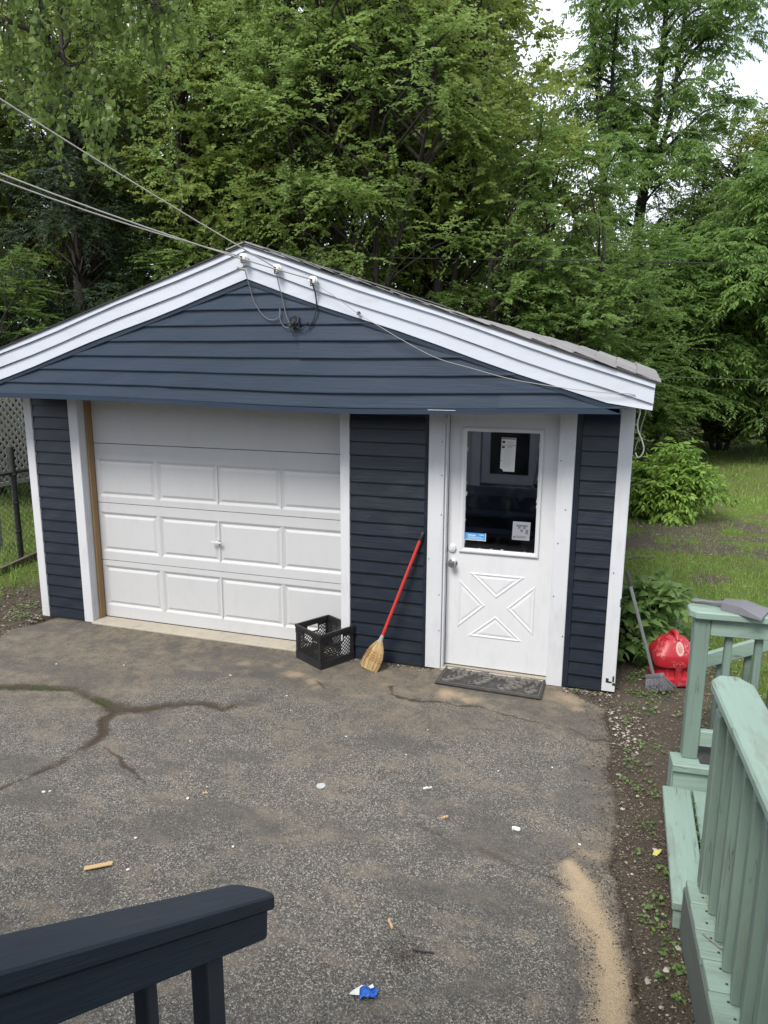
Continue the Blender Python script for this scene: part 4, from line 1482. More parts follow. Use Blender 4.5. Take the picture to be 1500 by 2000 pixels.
# ================================================================== GREEN DECK, STEPS AND RAILS
def gbox(par, name, x0, x1, y0, y1, z0, z1, mat=GREEN_WOOD, bev=.004, T=None, label=None):
    q_ = MB(); q_.box(x0, x1, y0, y1, z0, z1, 0, T)
    return q_.build(name, mat, par, False, bev, label)


# the lower step between the two decks: boards run front to back
ST = thing('low_step', 'low pale green wooden step with weeds in the gap between its boards', 'step', (4.517, -1.395, 0), math.radians(-.3))
gbox(ST, 'step_board', .0, .140, -.915, .0, .100, .138)
gbox(ST, 'step_board', .152, .292, -.915, .004, .100, .138)
gbox(ST, 'step_board', .298, .438, -.915, .002, .100, .138)
for k_ in range(4, 9):
    gbox(ST, 'step_board', .006 + k_ * .146 - .146, .146 + k_ * .146 - .146, -.915, .002, .100, .138)
gbox(ST, 'step_frame', .01, .42, -.90, -.862, .0, .099, GREEN_WOOD_X)
gbox(ST, 'step_frame', .01, .42, -.05, -.012, .0, .099, GREEN_WOOD_X)

# far landing with its railing
FL = thing('green_landing', 'green painted landing at the far end of the low step', 'landing', (4.555, -1.40, 0), math.radians(4))
gbox(FL, 'riser', .012, 1.3, .006, .030, .0, .238, GREEN_WOOD_X)
gbox(FL, 'side_skirt', .006, .030, .032, .15, .0, .238, GREEN_WOOD)
gbox(FL, 'nosing', .0, 1.3, -.022, .118, .242, .282, GREEN_WOOD_X)
gbox(FL, 'landing_board', .10, 1.3, .124, .262, .242, .282, GREEN_WOOD_X)
q = MB(); q.box(.095, .8, .010, .20, .2835, .290)
tag(q.build('rubber_mat', RUBBER), 'plain dark grey mat lying on the green landing', 'mat')
bpy.data.objects['rubber_mat'].location = (4.60, -1.385, 0)
bpy.data.objects['rubber_mat'].rotation_euler = (0, 0, math.radians(4))

FR = thing('green_railing', 'green railing with slim balusters on the far landing, dustpan on its cap', 'railing', (4.606, -1.335, .283), math.radians(4))
gbox(FR, 'post', .0, .078, .0, .078, .0, .800, GREEN_WOOD_Z_SHADED)
q = MB()
q.prism([(-.03, .005), (.0, -.035), (1.3, -.035), (1.3, .125), (.01, .125), (-.03, .09)], lambda u, v, t_: (u, v, t_), .802, .842)
q.build('cap', GREEN_WOOD_X, FR, False, .006)
gbox(FR, 'top_rail', .080, 1.25, .004, .040, .705, .799, GREEN_WOOD_X)
gbox(FR, 'bottom_rail', .080, 1.25, .006, .042, .075, .165, GREEN_WOOD_X)
for i in range(7):
    x = .165 + i * .145
    gbox(FR, 'baluster', x, x + .036, .0425, .078, .10, .80, GREEN_WOOD_Z_SHADED)
# second, descending stair rail behind it
SR = thing('stair_railing', 'green stair railing sloping up behind the landing railing', 'railing', (4.66, -.72, .0), math.radians(4))
q = MB(); q.bar((.05, 0, .594), (1.2, 0, 1.10), .036, .085)
q.build('rail', GREEN_WOOD_X, SR, False, .004)
for i in range(7):
    x = .02 + i * .15
    gbox(SR, 'baluster', x, x + .036, .02, .056, .0, .58 + x * .44, GREEN_WOOD_Z_SHADED)

# near deck
ND = thing('green_deck', 'pale green deck of crosswise boards at the right edge', 'deck', (4.548, -2.335, 0), math.radians(3.2))
for i in range(14):
    y1 = -.006 - i * .1405
    gbox(ND, 'deck_board', random.uniform(-.003, .004), 1.4, y1 - .1355, y1, .246 + random.uniform(-.0015, .0015), .284, GREEN_WOOD_X)
gbox(ND, 'skirt_board', -.002, .020, -2.1, .0, .02, .243, GREEN_SKIRT)
gbox(ND, 'skirt_board', .021, 1.4, -.03, -.004, .02, .243, GREEN_WOOD_X)
q = MB()
for i in range(10):
    for k_ in (0.035, .10):
        q.lathe([(.0048, .0), (.0048, .0012), (.001, .0014)], (.055 + random.uniform(-.01, .01), -.006 - i * .1405 - k_, .2845), 'z', 7)
q.build('nail_head', DARK_METAL, ND)['kind'] = 'stuff'

# near railing with wide rounded pickets
NR = thing('picket_railing', 'green railing with wide pickets and a broad cap at the right edge', 'railing', (4.560, -2.345, .285), math.radians(3.6))
q = MB()
q.prism([(.0, -.03), (.035, .022), (.105, .026), (.152, -.045), (.158, -2.3), (.0, -2.3)], lambda u, v, t_: (u, v, t_), .862, .902)
q.build('cap', GREEN_WOOD, NR, False, .008)
gbox(NR, 'top_rail', .075, .112, -2.25, -.03, .772, .860, GREEN_WOOD)
gbox(NR, 'bottom_rail', .100, .135, -2.25, -.03, .06, .145, GREEN_WOOD)
gbox(NR, 'end_post', .032, .115, -.075, .0, .0, .771, GREEN_WOOD_Z_SHADED)
for i in range(15):
    y = -.092 - i * .1385
    q = MB()
    hw = .056
    prof = [(-hw, .76), (hw, .76), (hw, .106)]                       # u along y, v up; near lower corner rounded
    for a in np.linspace(0, math.pi / 2, 6):
        prof.append((hw - .10 + .10 * math.cos(a), .104 - .10 * math.sin(a)))
    prof.append((-hw, .004))
    T = Matrix.Translation((.082, y - .05, 0)) @ Matrix.Rotation(math.radians(-11), 4, 'Z')
    q.prism([(u, v) for u, v in prof], lambda u, v, t_: tuple(T @ Vector((t_, u, v))), -.030, .002)
    q.build('picket', GREEN_WOOD_Z_SHADED, NR, False, .004)

# dustpan on the far rail cap
DP = thing('dustpan', 'grey plastic dustpan lying on the cap of the far green railing', 'dustpan', (4.645, -1.225, 1.1265), math.radians(-19))
q = MB()
out = [(.105, -.045), (.30, -.092), (.315, .092), (.105, .05)]
floor_ = [(x, y, .004) for x, y in out]
q.add(floor_ + [(x, y, .0) for x, y in out], [(0, 1, 2, 3), (7, 6, 5, 4), (0, 4, 5, 1), (1, 5, 6, 2), (2, 6, 7, 3), (3, 7, 4, 0)])
hood = [(.100, -.048, .0), (.302, -.096, .0), (.100, -.040, .040), (.19, -.060, .042), (.300, -.094, .010), (.100, .042, .040), (.19, .066, .044), (.312, .094, .012), (.100, .052, 0), (.317, .096, 0), (.255, -.02, .034), (.26, .03, .034)]
q.add(hood, [(0, 1, 4, 3, 2), (8, 5, 6, 7, 9), (2, 3, 6, 5), (0, 2, 5, 8), (3, 4, 10), (3, 10, 11, 6), (6, 11, 7), (4, 7, 11, 10)])
q.build('pan', GREY_PLASTIC, DP, False, .003)
q = MB()
q.loft([[(x, y, z) for y, z in ((-w_, h0), (w_, h0), (w_, h1), (-w_, h1))] for x, w_, h0, h1 in ((.102, .020, .012, .035), (.06, .013, .012, .027), (.0, .013, .008, .023), (-.035, .022, .004, .020), (-.055, .016, .004, .016))])
q.build('handle', GREY_PLASTIC, DP, False, .004)

# ================================================================== NAVY STAIR RAIL, HOUSE BEHIND
NV = thing('navy_stair_rail', 'navy painted wooden stair handrail with a rounded end in the near left corner', 'handrail', (3.27, -3.62, 0))
sl = .637
cap_fn = lambda v: .90 - v * sl          # height of cap top at local y=v (v<=0 towards the house)
q = MB()
hw = .069
outl = [(-hw, -.035), (-hw + .014, -.012), (-hw + .045, .002), (-.0, .006), (hw - .045, .002), (hw - .014, -.012), (hw, -.035), (hw, -1.35), (-hw, -1.35)]
tv = [(u, v, cap_fn(v)) for u, v in outl]
bv = [(u, v, cap_fn(v) - .045) for u, v in outl]
n = len(outl)
q.add(tv + bv, [tuple(range(n)), tuple(range(2 * n - 1, n - 1, -1))] + [(i, (i + 1) % n, n + (i + 1) % n, n + i) for i in range(n)])
q.build('cap', NAVY_WOOD, NV, False, .005)
q = MB()
for u0, u1 in [(.018, .056)]:
    p = [(-.05, cap_fn(-.05) - .047), (-.058, cap_fn(-.058) - .132), (-.072, cap_fn(-.072) - .140), (-1.33, cap_fn(-1.33) - .140), (-1.33, cap_fn(-1.33) - .047)]
    q.prism(p, lambda u, v, t_: (t_, u, v), u0, u1)
q.build('side_rail', NAVY_WOOD, NV, False, .004)
NAVY_WOOD_Z = painted('navy_painted_wood_upright', (0.024, 0.032, 0.044), 0.55, 0.25, (1, 1, 0.06), 55, 0.5, 0.03, None, 0.45)
gbox(NV, 'post', -.032, .0165, -.300, -.222, .0, cap_fn(-.26) - .05 - .03, NAVY_WOOD_Z)
for y in (-.505, -.84, -1.04, -1.24):
    gbox(NV, 'baluster', -.022, .016, y - .019, y + .019, max(.1, cap_fn(y) - .95), cap_fn(y) - .06, NAVY_WOOD_Z)
gbox(NV, 'bottom_rail', -.022, .016, -1.3, -.41, .1, .14, NAVY_WOOD, .003, None) if False else None
HS = thing('house', 'pale sided house behind the photographer with a back door and navy stair', 'house', (0, 0, 0))
q = MB(); q.box(-5.5, 2.1, -9, -5.36, 0, 2.72); q.box(3.2, 7.5, -9, -5.36, 0, 2.72); q.box(2.1, 3.2, -9, -5.36, 2.6, 2.72); q.box(2.1, 3.2, -9, -5.36, 0, .55)  # unseen house, walls kept low so its shadow stays off the driveway
q.build('wall', HOUSE_SIDING, HS)
q = MB(); q.box(-5.8, 7.8, -9.2, -5.3, 2.722, 2.80)
q.build('roof', SHINGLE, HS)
q = MB(); q.box(2.1, 2.22, -5.42, -5.30, .55, 2.58); q.box(3.08, 3.2, -5.42, -5.30, .55, 2.58); q.box(2.22, 3.08, -5.42, -5.30, 2.46, 2.58)
q.box(2.24, 2.36, -5.40, -5.36, .6, 2.44); q.box(2.94, 3.06, -5.40, -5.36, .6, 2.44); q.box(2.36, 2.94, -5.40, -5.36, .6, .74); q.box(2.36, 2.94, -5.40, -5.36, 2.30, 2.44)
bd = q.build('back_door', WHITE_TRIM, HS)
q = MB(); q.box(2.36, 2.94, -5.39, -5.38, .74, 2.30)
q.build('pane', painted('dark_door_glass', (.02, .022, .025), .1, .1), bd)
NVD = painted('navy_stair_paint', (.03, .04, .06), .6, .1)
q = MB(); q.box(2.0, 3.24, -5.30, -4.56, .50, .56)
for i in range(1, 3): q.box(2.05, 3.20, -4.56 + (i - 1) * .29 + .005, -4.56 + i * .29, .50 - i * .19, .54 - i * .19)
q.box(2.0, 2.04, -5.30, -4.60, 0, .498); q.box(3.20, 3.24, -5.30, -4.60, 0, .498); q.box(2.04, 3.20, -4.60, -4.565, 0, .498)
q.build('stair', NVD, HS)

# ================================================================== LEFT FENCES
CF = thing('chain_link_fence', 'black chain link fence with steel posts left of the garage', 'fence', (-2.65, 1.5, 0))
for y in (-2.2, 0.0, 2.6, 5.2):
    q = MB(); q.tube([(0, y, -.05), (0, y, 1.36 if y == 0 else 1.15)], .034, 10); q.lathe([(.036, 0), (.036, .012), (.01, .03)], (0, y, 1.36 if y == 0 else 1.15), 'z', 10)
    for z in (.35, .70, 1.04):
        q.lathe([(.036, z - .012), (.043, z - .006), (.043, z + .006), (.036, z + .012)], (0, y, 0), 'z', 10)
    auto_smooth(q.build('post', GALV, CF))
q = MB(); q.tube([(0, -2.2, 1.065), (0, 5.2, 1.065)], .021, 8)
auto_smooth(q.build('top_rail', GALV, CF))
q = MB()
hh, dd = 1.05, .055
for s_ in (1, -1):
    y = -2.2 - hh
    while y < 5.2:
        a, b = (y, y + hh)
        z0, z1 = (.02, hh) if s_ == 1 else (hh, .02)
        if a < -2.2: z0, a = z0 + (z1 - z0) * (-2.2 - a) / hh, -2.2
        if b > 5.2: z1, b = z0 + (z1 - z0) * (5.2 - a) / max(1e-6, (b - a)), 5.2
        q.tube([(0.003 * s_, a, z0), (.003 * s_, b, z1)], .0026, 3, 0, False)
        y += dd * 1.45
w_ = q.build('wire_mesh', painted('fence_wire', (.09, .09, .09), .6, .2), CF)
w_['kind'] = 'stuff'
LF = thing('lattice_fence', 'weathered grey lattice panel with a wooden post beyond the chain link fence', 'fence', (-3.25, 2.1, 0))
q = MB(); q.box(-.05, .05, -.42, -.32, 0, 2.1)
q.build('post', LATTICE_WOOD, LF, False, .006)
q = MB(); q.box(-.05, .05, 1.5, 1.6, 0, 2.1)
q.build('post', LATTICE_WOOD, LF, False, .006)
for s_ in (1, -1):
    k_ = 0
    c = -3.2
    while c < 3.6:
        # line y + s*z = c within y in [-.32,1.5], z in [.85,2.05]
        pts = []
        for z in (.85, 2.05):
            pts.append((c - s_ * (z - .85), z))
        (ya, za), (yb, zb_) = pts
        tt = [0, 1]
        def clip(y0, y1):
            lo_, hi_ = 0.0, 1.0
            d = yb - ya
            for lim, sg in ((-.32, 1), (1.5, -1)):
                va, vd = sg * (ya - lim), sg * d
                if vd > 0: lo_ = max(lo_, -va / vd)
                elif vd < 0: hi_ = min(hi_, -va / vd)
            return lo_, hi_
        lo_, hi_ = clip(-.32, 1.5)
        if hi_ - lo_ > .05:
            q = MB()
            A2 = (.008 * s_, ya + (yb - ya) * lo_, za + (zb_ - za) * lo_)
            B2 = (.008 * s_, ya + (yb - ya) * hi_, za + (zb_ - za) * hi_)
            q.bar(A2, B2, .036, .007, 0, (1, 0, 0))
            q.build('lattice_slat', LATTICE_WOOD, LF)
        c += .105
q = MB(); q.box(-.02, .02, -.32, 1.5, 2.052, 2.10)
q.build('lattice_rail', LATTICE_WOOD, LF)
q = MB(); q.box(-.02, .02, -.32, 1.5, .80, .848)
q.build('lattice_rail', LATTICE_WOOD, LF)
q = MB(); q.bar((-2.30, .60, .035), (-2.56, 2.0, .05), .04, .09)
tag(q.build('edging_board', OLD_WOOD, None, False, .006), 'old wooden edging board on the ground left of the garage', 'board')

# ================================================================== BACKGROUND: neighbour house and board fence
NH = thing('neighbor_house', 'beige house glimpsed far behind the trees on the right', 'house', (10.5, 27, 0))
q = MB(); q.box(-5, 7, 0, 7, 0, 3.1)
q.build('wall', BEIGE_WALL, NH)
q = MB(); q.add([(-5.4, -.5, 3.0), (7.4, -.5, 3.0), (7.4, 3.5, 4.6), (-5.4, 3.5, 4.6), (7.4, 7.5, 3.0), (-5.4, 7.5, 3.0)], [(0, 1, 2, 3), (3, 2, 4, 5), (1, 4, 2), (0, 3, 5)])
q.build('roof', painted('grey_far_roof', (.2, .19, .19), .9, .15), NH)
q = MB(); q.box(-2.6, -1.3, -.06, 0.02, 1.0, 2.2)
wn = q.build('window', WHITE_TRIM, NH)
q = MB(); q.box(-2.5, -1.4, -.07, -.062, 1.1, 2.1)
q.build('pane', painted('far_pane', (.12, .15, .16), .15, .1), wn)

# ================================================================== VEGETATION
def norm(a):
    return a / np.maximum(np.linalg.norm(a, axis=-1, keepdims=True), 1e-9)


def leaf_arrays(P, A, Nn, Ln, Wd, tint, shape=0):
    """P base, A axis, Nn normal (all n,3). returns V,F(tri),tint"""
    B = norm(np.cross(A, Nn))
    Nn = np.cross(B, A)
    Ln, Wd = Ln[:, None], Wd[:, None]
    n = len(P)
    if shape == 0:
        V = np.stack([P, P + A * Ln * .42 + B * Wd * .5 + Nn * Wd * .16, P + A * Ln - Nn * Ln * .08, P + A * Ln * .42 - B * Wd * .5 + Nn * Wd * .16], 1)
        f = np.array([[0, 1, 2], [0, 2, 3]])
        k = 4
    else:
        V = np.stack([P, P + A * Ln * .28 + B * Wd * .5 + Nn * Wd * .14, P + A * Ln * .66 + B * Wd * .32 + Nn * Wd * .08, P + A * Ln - Nn * Ln * .10,
                      P + A * Ln * .66 - B * Wd * .32 + Nn * Wd * .08, P + A * Ln * .28 - B * Wd * .5 + Nn * Wd * .14], 1)
        f = np.array([[0, 1, 5], [1, 2, 4], [1, 4, 5], [2, 3, 4]])
        k = 6
    F = (f[None] + (np.arange(n) * k)[:, None, None]).reshape(-1, 3)
    return V.reshape(-1, 3), F, np.repeat(tint, k)


UP = np.array([0, 0, 1.0])


def sprays(rng, C, OUT, twigs, per, tl, ll, lw, droop=.5, hang=.35, spread=.75, shape=0, compound=0, tvar=.3):
    """leaf sprays around clump centres C with outward dirs OUT"""
    M_ = len(C)
    c = np.repeat(C, twigs, 0) + rng.normal(0, .12, (M_ * twigs, 3)) * tl
    d = norm(np.repeat(OUT, twigs, 0) * .7 + rng.normal(0, spread, (M_ * twigs, 3)) * np.array([1, 1, .55]))
    ln = tl * rng.uniform(.6, 1.25, (M_ * twigs, 1))
    ctint = np.repeat(np.repeat(rng.normal(0, tvar * .5, M_), twigs) + rng.normal(0, tvar * .25, M_ * twigs), per)
    t = np.tile(np.linspace(.08, 1, per), M_ * twigs)[:, None] + rng.uniform(-.02, .02, (M_ * twigs * per, 1))
    cc, dd_, ll_ = np.repeat(c, per, 0), np.repeat(d, per, 0), np.repeat(ln, per, 0)
    P = cc + dd_ * ll_ * t - UP * droop * ll_ * t * t * .6
    side = norm(np.cross(dd_, UP) + 1e-6)
    s_ = np.where(np.arange(len(P)) % 2 == 0, 1.0, -1.0)[:, None]
    if compound:
        # every "leaf" is a rachis with leaflets
        ax = norm(dd_ * .6 + side * s_ * .8 + UP * rng.uniform(-.45, .25, (len(P), 1)) + rng.normal(0, .2, P.shape))
        n_ = len(P)
        k = compound
        rl = ll * rng.uniform(.75, 1.2, (n_, 1))
        tt = np.tile(np.linspace(.3, 1, k), n_)[:, None]
        A0, P0, R0 = np.repeat(ax, k, 0), np.repeat(P, k, 0), np.repeat(rl, k, 0)
        PP = P0 + A0 * R0 * tt - UP * R0 * tt * tt * .35
        sd2 = norm(np.cross(A0, UP) + 1e-6)
        ss = np.tile(np.where(np.arange(k) % 2 == 0, 1.0, -1.0), n_)[:, None]
        ss[k - 1::k] = 0
        AX = norm(A0 * .55 + sd2 * ss * .85 - UP * (hang + .15) + rng.normal(0, .15, PP.shape))
        NN = norm(UP + rng.normal(0, .45, PP.shape))
        L_ = ll * .42 * rng.uniform(.75, 1.2, len(PP))
        ti = np.clip(np.repeat(ctint, k) + .5 + rng.normal(0, tvar * .35, len(PP)), 0, 1)
        return leaf_arrays(PP, AX, NN, L_, L_ * lw, ti, shape)
    AX = norm(dd_ * .55 + side * s_ * .75 - UP * hang + rng.normal(0, .28, P.shape))
    NN = norm(UP * .62 + np.repeat(np.repeat(OUT, twigs, 0), per, 0) * np.array([1, 1, .3]) * .5 + rng.normal(0, .5, P.shape))
    L_ = ll * rng.uniform(.7, 1.2, len(P))
    ti = np.clip(ctint + .5 + rng.normal(0, tvar * .4, len(P)), 0, 1)
    return leaf_arrays(P, AX, NN, L_, L_ * lw * rng.uniform(.85, 1.15, len(P)), ti, shape)


def in_lobes(rng, lobes, n):
    """n clump centres spread in ellipsoid lobes (x,y,z,rx,ry,rz), pushed outward"""
    vol = np.array([l[3] * l[4] * l[5] for l in lobes]) ** .75
    idx = rng.choice(len(lobes), n, p=vol / vol.sum())
    Lb = np.array(lobes)[idx]
    u = norm(rng.normal(0, 1, (n, 3)))
    r = rng.uniform(.25, 1, (n, 1)) ** .55
    C = Lb[:, :3] + u * r * Lb[:, 3:6] * rng.uniform(.85, 1.1, (n, 1))
    return C, u


def limbs(mb, rng, axis_pts, axis_rad, C, r0=.022, low=.6, sides=4):
    """thin branches from the nearest lower point of the trunk axis to each clump"""
    A_ = np.array(axis_pts)
    for c in C:
        zt = max(A_[0][2] + .4, c[2] - low - rng.uniform(.2, .9) * np.hypot(c[0] - A_[:, 0].mean(), c[1] - A_[:, 1].mean()) * .6)
        zt = min(zt, A_[-1][2] - .05)
        i = int(np.clip(np.searchsorted(A_[:, 2], zt) - 1, 0, len(A_) - 2))
        f = (zt - A_[i][2]) / max(1e-6, A_[i + 1][2] - A_[i][2])
        a = A_[i] + (A_[i + 1] - A_[i]) * f
        mid1 = a + (c - a) * .4 + np.array([0, 0, .10 * np.linalg.norm(c - a)]) + rng.normal(0, .08, 3)
        mid2 = a + (c - a) * .75 + np.array([0, 0, .08 * np.linalg.norm(c - a)]) + rng.normal(0, .08, 3)
        k = r0 * rng.uniform(.6, 1.3)
        mb.tube([a, mid1, mid2, c], [k * 1.5, k, k * .6, k * .2], sides, 0, False)


def tree_proto(seed, lobes, trunks, n_cl, mat, **kw):
    """returns (crown mesh, trunk mesh)"""
    rng = np.random.default_rng(seed)
    C, OUT = in_lobes(rng, lobes, n_cl)
    keep = C[:, 2] > .25
    C, OUT = C[keep], OUT[keep]
    OUT = norm(OUT * np.array([1, 1, .35]) + np.array([0, 0, .12]))
    V, F, ti = sprays(rng, C, OUT, **kw)
    cm = np_mesh('crown', V, F, mat, {'tint': ti})
    b = MB()
    for pts, rad in trunks:
        b.tube(smooth_path(pts, 3), np.interp(np.linspace(0, 1, (len(pts) - 1) * 3 + 1), np.linspace(0, 1, len(rad)), rad), 8)
    nt_ = len(trunks)
    for k, (pts, rad) in enumerate(trunks):
        limbs(b, rng, pts, rad, C[k::nt_])
    tm = b.mesh('trunk', BARK, True)
    return cm, tm


def plant_tree(name, label, cat, proto, loc, rz=0.0, s=(1, 1, 1), group=None):
    t_ = thing(name, label, cat, loc, rz, group)
    t_.scale = s if hasattr(s, '__len__') else (s, s, s)
    a = bpy.data.objects.new('crown', proto[0]); COL.objects.link(a); a.parent = t_
    b = bpy.data.objects.new('trunk', proto[1]); COL.objects.link(b); b.parent = t_
    return t_


MAPLE = tree_proto(1, [(0, 0, 8.6, 2.0, 2.0, 2.6), (-1.0, -.6, 6.0, 1.8, 1.7, 1.9), (1.2, -.3, 5.6, 1.7, 1.8, 1.8), (.1, -.9, 4.0, 2.0, 1.5, 1.4), (0, .8, 7, 2.2, 1.6, 2.4), (0.2, -.3, 10.8, 1.3, 1.3, 1.8)],
                   [([(0, 0, 0), (.05, 0, 2), (-.1, 0, 4), (.15, .05, 6.5), (0, 0, 9), (.1, 0, 11)], [.16, .13, .11, .09, .06, .02]),
                    ([(.1, .05, .3), (.35, 0, 2.5), (.8, 0, 4.5), (1.1, -.1, 6), (1.4, -.1, 7.6)], [.12, .10, .07, .05, .02]),
                    ([(0, 0, 1.5), (-.4, -.1, 3.5), (-.8, -.2, 5.2), (-1.1, -.3, 7.4)], [.10, .08, .05, .02])],
                   215, LEAF_MAPLE, twigs=12, per=24, tl=.72, ll=.094, lw=.68, droop=.28, hang=.2, spread=.85)
ELM = tree_proto(2, [(0, 0, 9.0, 2.2, 2.0, 2.4), (-1.3, -.4, 7.0, 1.6, 1.6, 1.6), (1.3, -.5, 6.6, 1.7, 1.6, 1.9), (-.7, -.6, 4.5, 1.6, 1.4, 1.3), (.8, -.7, 4.0, 1.5, 1.3, 1.3), (0, .2, 11.3, 1.4, 1.4, 1.7)],
                 [([(0, 0, 0), (0, .1, 2.2), (.2, 0, 4.2), (0, 0, 7), (.1, .1, 11.2)], [.15, .12, .10, .07, .02]),
                  ([(0, 0, 1.2), (-.5, 0, 3.4), (-.9, -.1, 5.4), (-1.4, -.2, 7.6)], [.11, .09, .06, .02]),
                  ([(.1, 0, 2.6), (.7, -.1, 4.4), (1.2, -.2, 6.4), (1.5, -.2, 8)], [.08, .06, .04, .015])],
                 210, LEAF_ELM, twigs=12, per=24, tl=.68, ll=.070, lw=.58, droop=.35, hang=.2, spread=.9)
SHRUBTREE = tree_proto(3, [(0, 0, 1.7, 1.5, 1.4, 1.3), (-.9, -.3, 3.0, 1.3, 1.2, 1.2), (.9, -.2, 3.2, 1.3, 1.2, 1.3), (0, .1, 4.6, 1.4, 1.3, 1.4), (.3, -.7, 2.4, 1.0, .9, 1.0), (-.2, 0, 5.9, .9, .9, .9)],
                       [([(0, 0, 0), (.05, 0, 1.5), (-.1, 0, 3), (.1, 0, 5.6)], [.08, .06, .05, .015]),
                        ([(.15, 0, 0), (.5, -.1, 1.5), (.9, -.1, 3.2), (1.0, -.1, 4)], [.06, .05, .03, .012]),
                        ([(-.1, .1, 0), (-.5, 0, 1.6), (-.9, -.1, 3.3), (-1, -.1, 3.8)], [.06, .05, .03, .012])],
                       190, LEAF_DARK, twigs=12, per=24, tl=.58, ll=.074, lw=.6, droop=.3, hang=.25, spread=.9)
SHRUBASH = tree_proto(4, [(0, 0, 1.6, 1.4, 1.3, 1.2), (-.8, -.3, 3.2, 1.2, 1.1, 1.1), (.8, -.4, 2.9, 1.3, 1.1, 1.2), (0, .1, 4.6, 1.3, 1.2, 1.3)],
                      [([(0, 0, 0), (.05, 0, 1.5), (-.1, 0, 3), (.1, 0, 5)], [.07, .06, .04, .015]),
                       ([(.1, 0, 0), (.4, -.1, 1.4), (.8, -.2, 3.0), (.9, -.2, 3.6)], [.05, .04, .03, .012])],
                      120, LEAF_ASH, twigs=6, per=9, tl=.62, ll=.30, lw=.36, droop=.5, hang=.3, compound=9)
SPRUCE = tree_proto(5, [(0, 0, 2.0 + i * 1.15, 2.4 - i * .28, 2.4 - i * .28, .42) for i in range(8)],
                    [([(0, 0, 0), (0, 0, 5), (0, 0, 10.5)], [.17, .11, .02])],
                    210, LEAF_SPRUCE, twigs=14, per=40, tl=.85, ll=.075, lw=.24, droop=.55, hang=.5, spread=.5)

FORK = tree_proto(6, [(0, 0, 8.4, 1.4, 1.3, 1.5), (-.8, -.1, 7.0, 1.0, 1.0, .9), (.9, -.1, 7.2, 1.0, 1.0, 1.0), (-.5, -.7, 5.0, .9, .35, .7), (.6, -.7, 4.4, .9, .35, .6), (.1, -.6, 5.8, .7, .4, .5)],
                  [([(0, 0, 0), (0, .05, 2.5), (.05, 0, 4.6), (-.05, 0, 6.2), (.1, 0, 8.8)], [.062, .052, .044, .034, .012]),
                   ([(.05, 0, 2.6), (.28, 0, 4.2), (.62, 0, 5.4), (.95, -.05, 7.0)], [.045, .038, .03, .01]),
                   ([(0, 0, 3.2), (-.25, .05, 4.6), (-.42, .05, 6.0), (-.8, 0, 7.2)], [.036, .03, .024, .01])],
                  80, LEAF_ELM, twigs=10, per=20, tl=.66, ll=.078, lw=.6, droop=.35, hang=.2, spread=.9)


def ang_x(px, y):
    """x of a point at depth row y that lies in the direction of a photo column (1500 wide)"""
    return 4.158 + (y + 5.22) * math.tan(math.atan((px - 750) / 1410) - yaw)


row = [
    ('maple_tree', 'leafy maple behind the garage ridge, light green crown', MAPLE, (-2.5, 9.2, 0), .4, (1, 1, 1.0)),
    ('maple_tree', 'tall maple behind the garage with foliage spilling over the right roof slope', MAPLE, (.55, 9.2, 0), 2.4, (.92, .92, 1.0)),
    ('elm_tree', 'elm close behind the garage between two maples', ELM, (-.75, 10.6, 0), 0.2, (1, 1, 1.02)),
    ('elm_tree', 'elm standing above the left roof slope of the garage', ELM, (-4.6, 8.6, 0), 1.9, (1, 1, 1.0)),
    ('maple_tree', 'maple left of the garage in front of the dark spruces', MAPLE, (-7.4, 8.2, 0), 4.1, (.9, .9, .92)),
    ('maple_tree', 'maple at the left edge of the picture, low branches over the lattice', MAPLE, (-9.6, 7.2, 0), 5.3, (.9, .9, .8)),
    ('elm_tree', 'tall elm far behind the forked maple', ELM, (-3.6, 13.0, 0), 3.3, (1.25, 1.25, 1.2)),
    ('maple_tree', 'tall maple far behind the middle elm', MAPLE, (-.6, 13.6, 0), 1.2, (1.25, 1.25, 1.25)),
    ('elm_tree', 'tall elm left of the paired ash trees, dense bright crown', ELM, (-.3, 12.8, 0), 4.4, (.95, .95, 1.2)),
    ('elm_tree', 'tall elm far left behind the spruces', ELM, (-10.6, 12.6, 0), 2.2, (1.3, 1.3, 1.15)),
    ('maple_tree', 'tall maple far behind the left roof slope', MAPLE, (-7.0, 13.0, 0), .9, (1.25, 1.25, 1.15)),
    ('maple_tree', 'maple at the right edge of the picture beyond the lawn', MAPLE, (8.9, 16.4, 0), 3.0, (1.05, 1.05, .82)),
    ('elm_tree', 'elm half hidden at the far right behind the shrubs', ELM, (6.9, 19.8, 0), 5.5, (1.1, 1.1, .74)),
]
row += [('forked_tree', 'slim dark forked stems just behind the garage ridge, left pair', FORK, (-1.25, 7.6, 0), .3, (1, 1, 1)),
        ('forked_tree', 'slim dark forked stems behind the right roof slope near the ridge', FORK, (-.15, 7.4, 0), 0.0, (1.15, 1.1, .96))]
for nm, lb, pr, lc, rz, s_ in row:
    plant_tree(nm, lb, 'tree', pr, lc, rz, s_, 'trees behind the garage')
plant_tree('spruce_tree', 'dark spruce left of the garage roof, nearest of the spruces', 'tree', SPRUCE, (-6.0, 6.9, 0), .3, (1, 1, .86), 'dark spruces left of the garage')
plant_tree('spruce_tree', 'dark spruce at the far left behind the maple', 'tree', SPRUCE, (-10.9, 9.8, 0), 1.3, (1.1, 1.1, 1.0), 'dark spruces left of the garage')
plant_tree('spruce_tree', 'dark spruce between the left maple and the elm', 'tree', SPRUCE, (-7.9, 10.2, 0), 2.3, (1, 1, 1.0), 'dark spruces left of the garage')

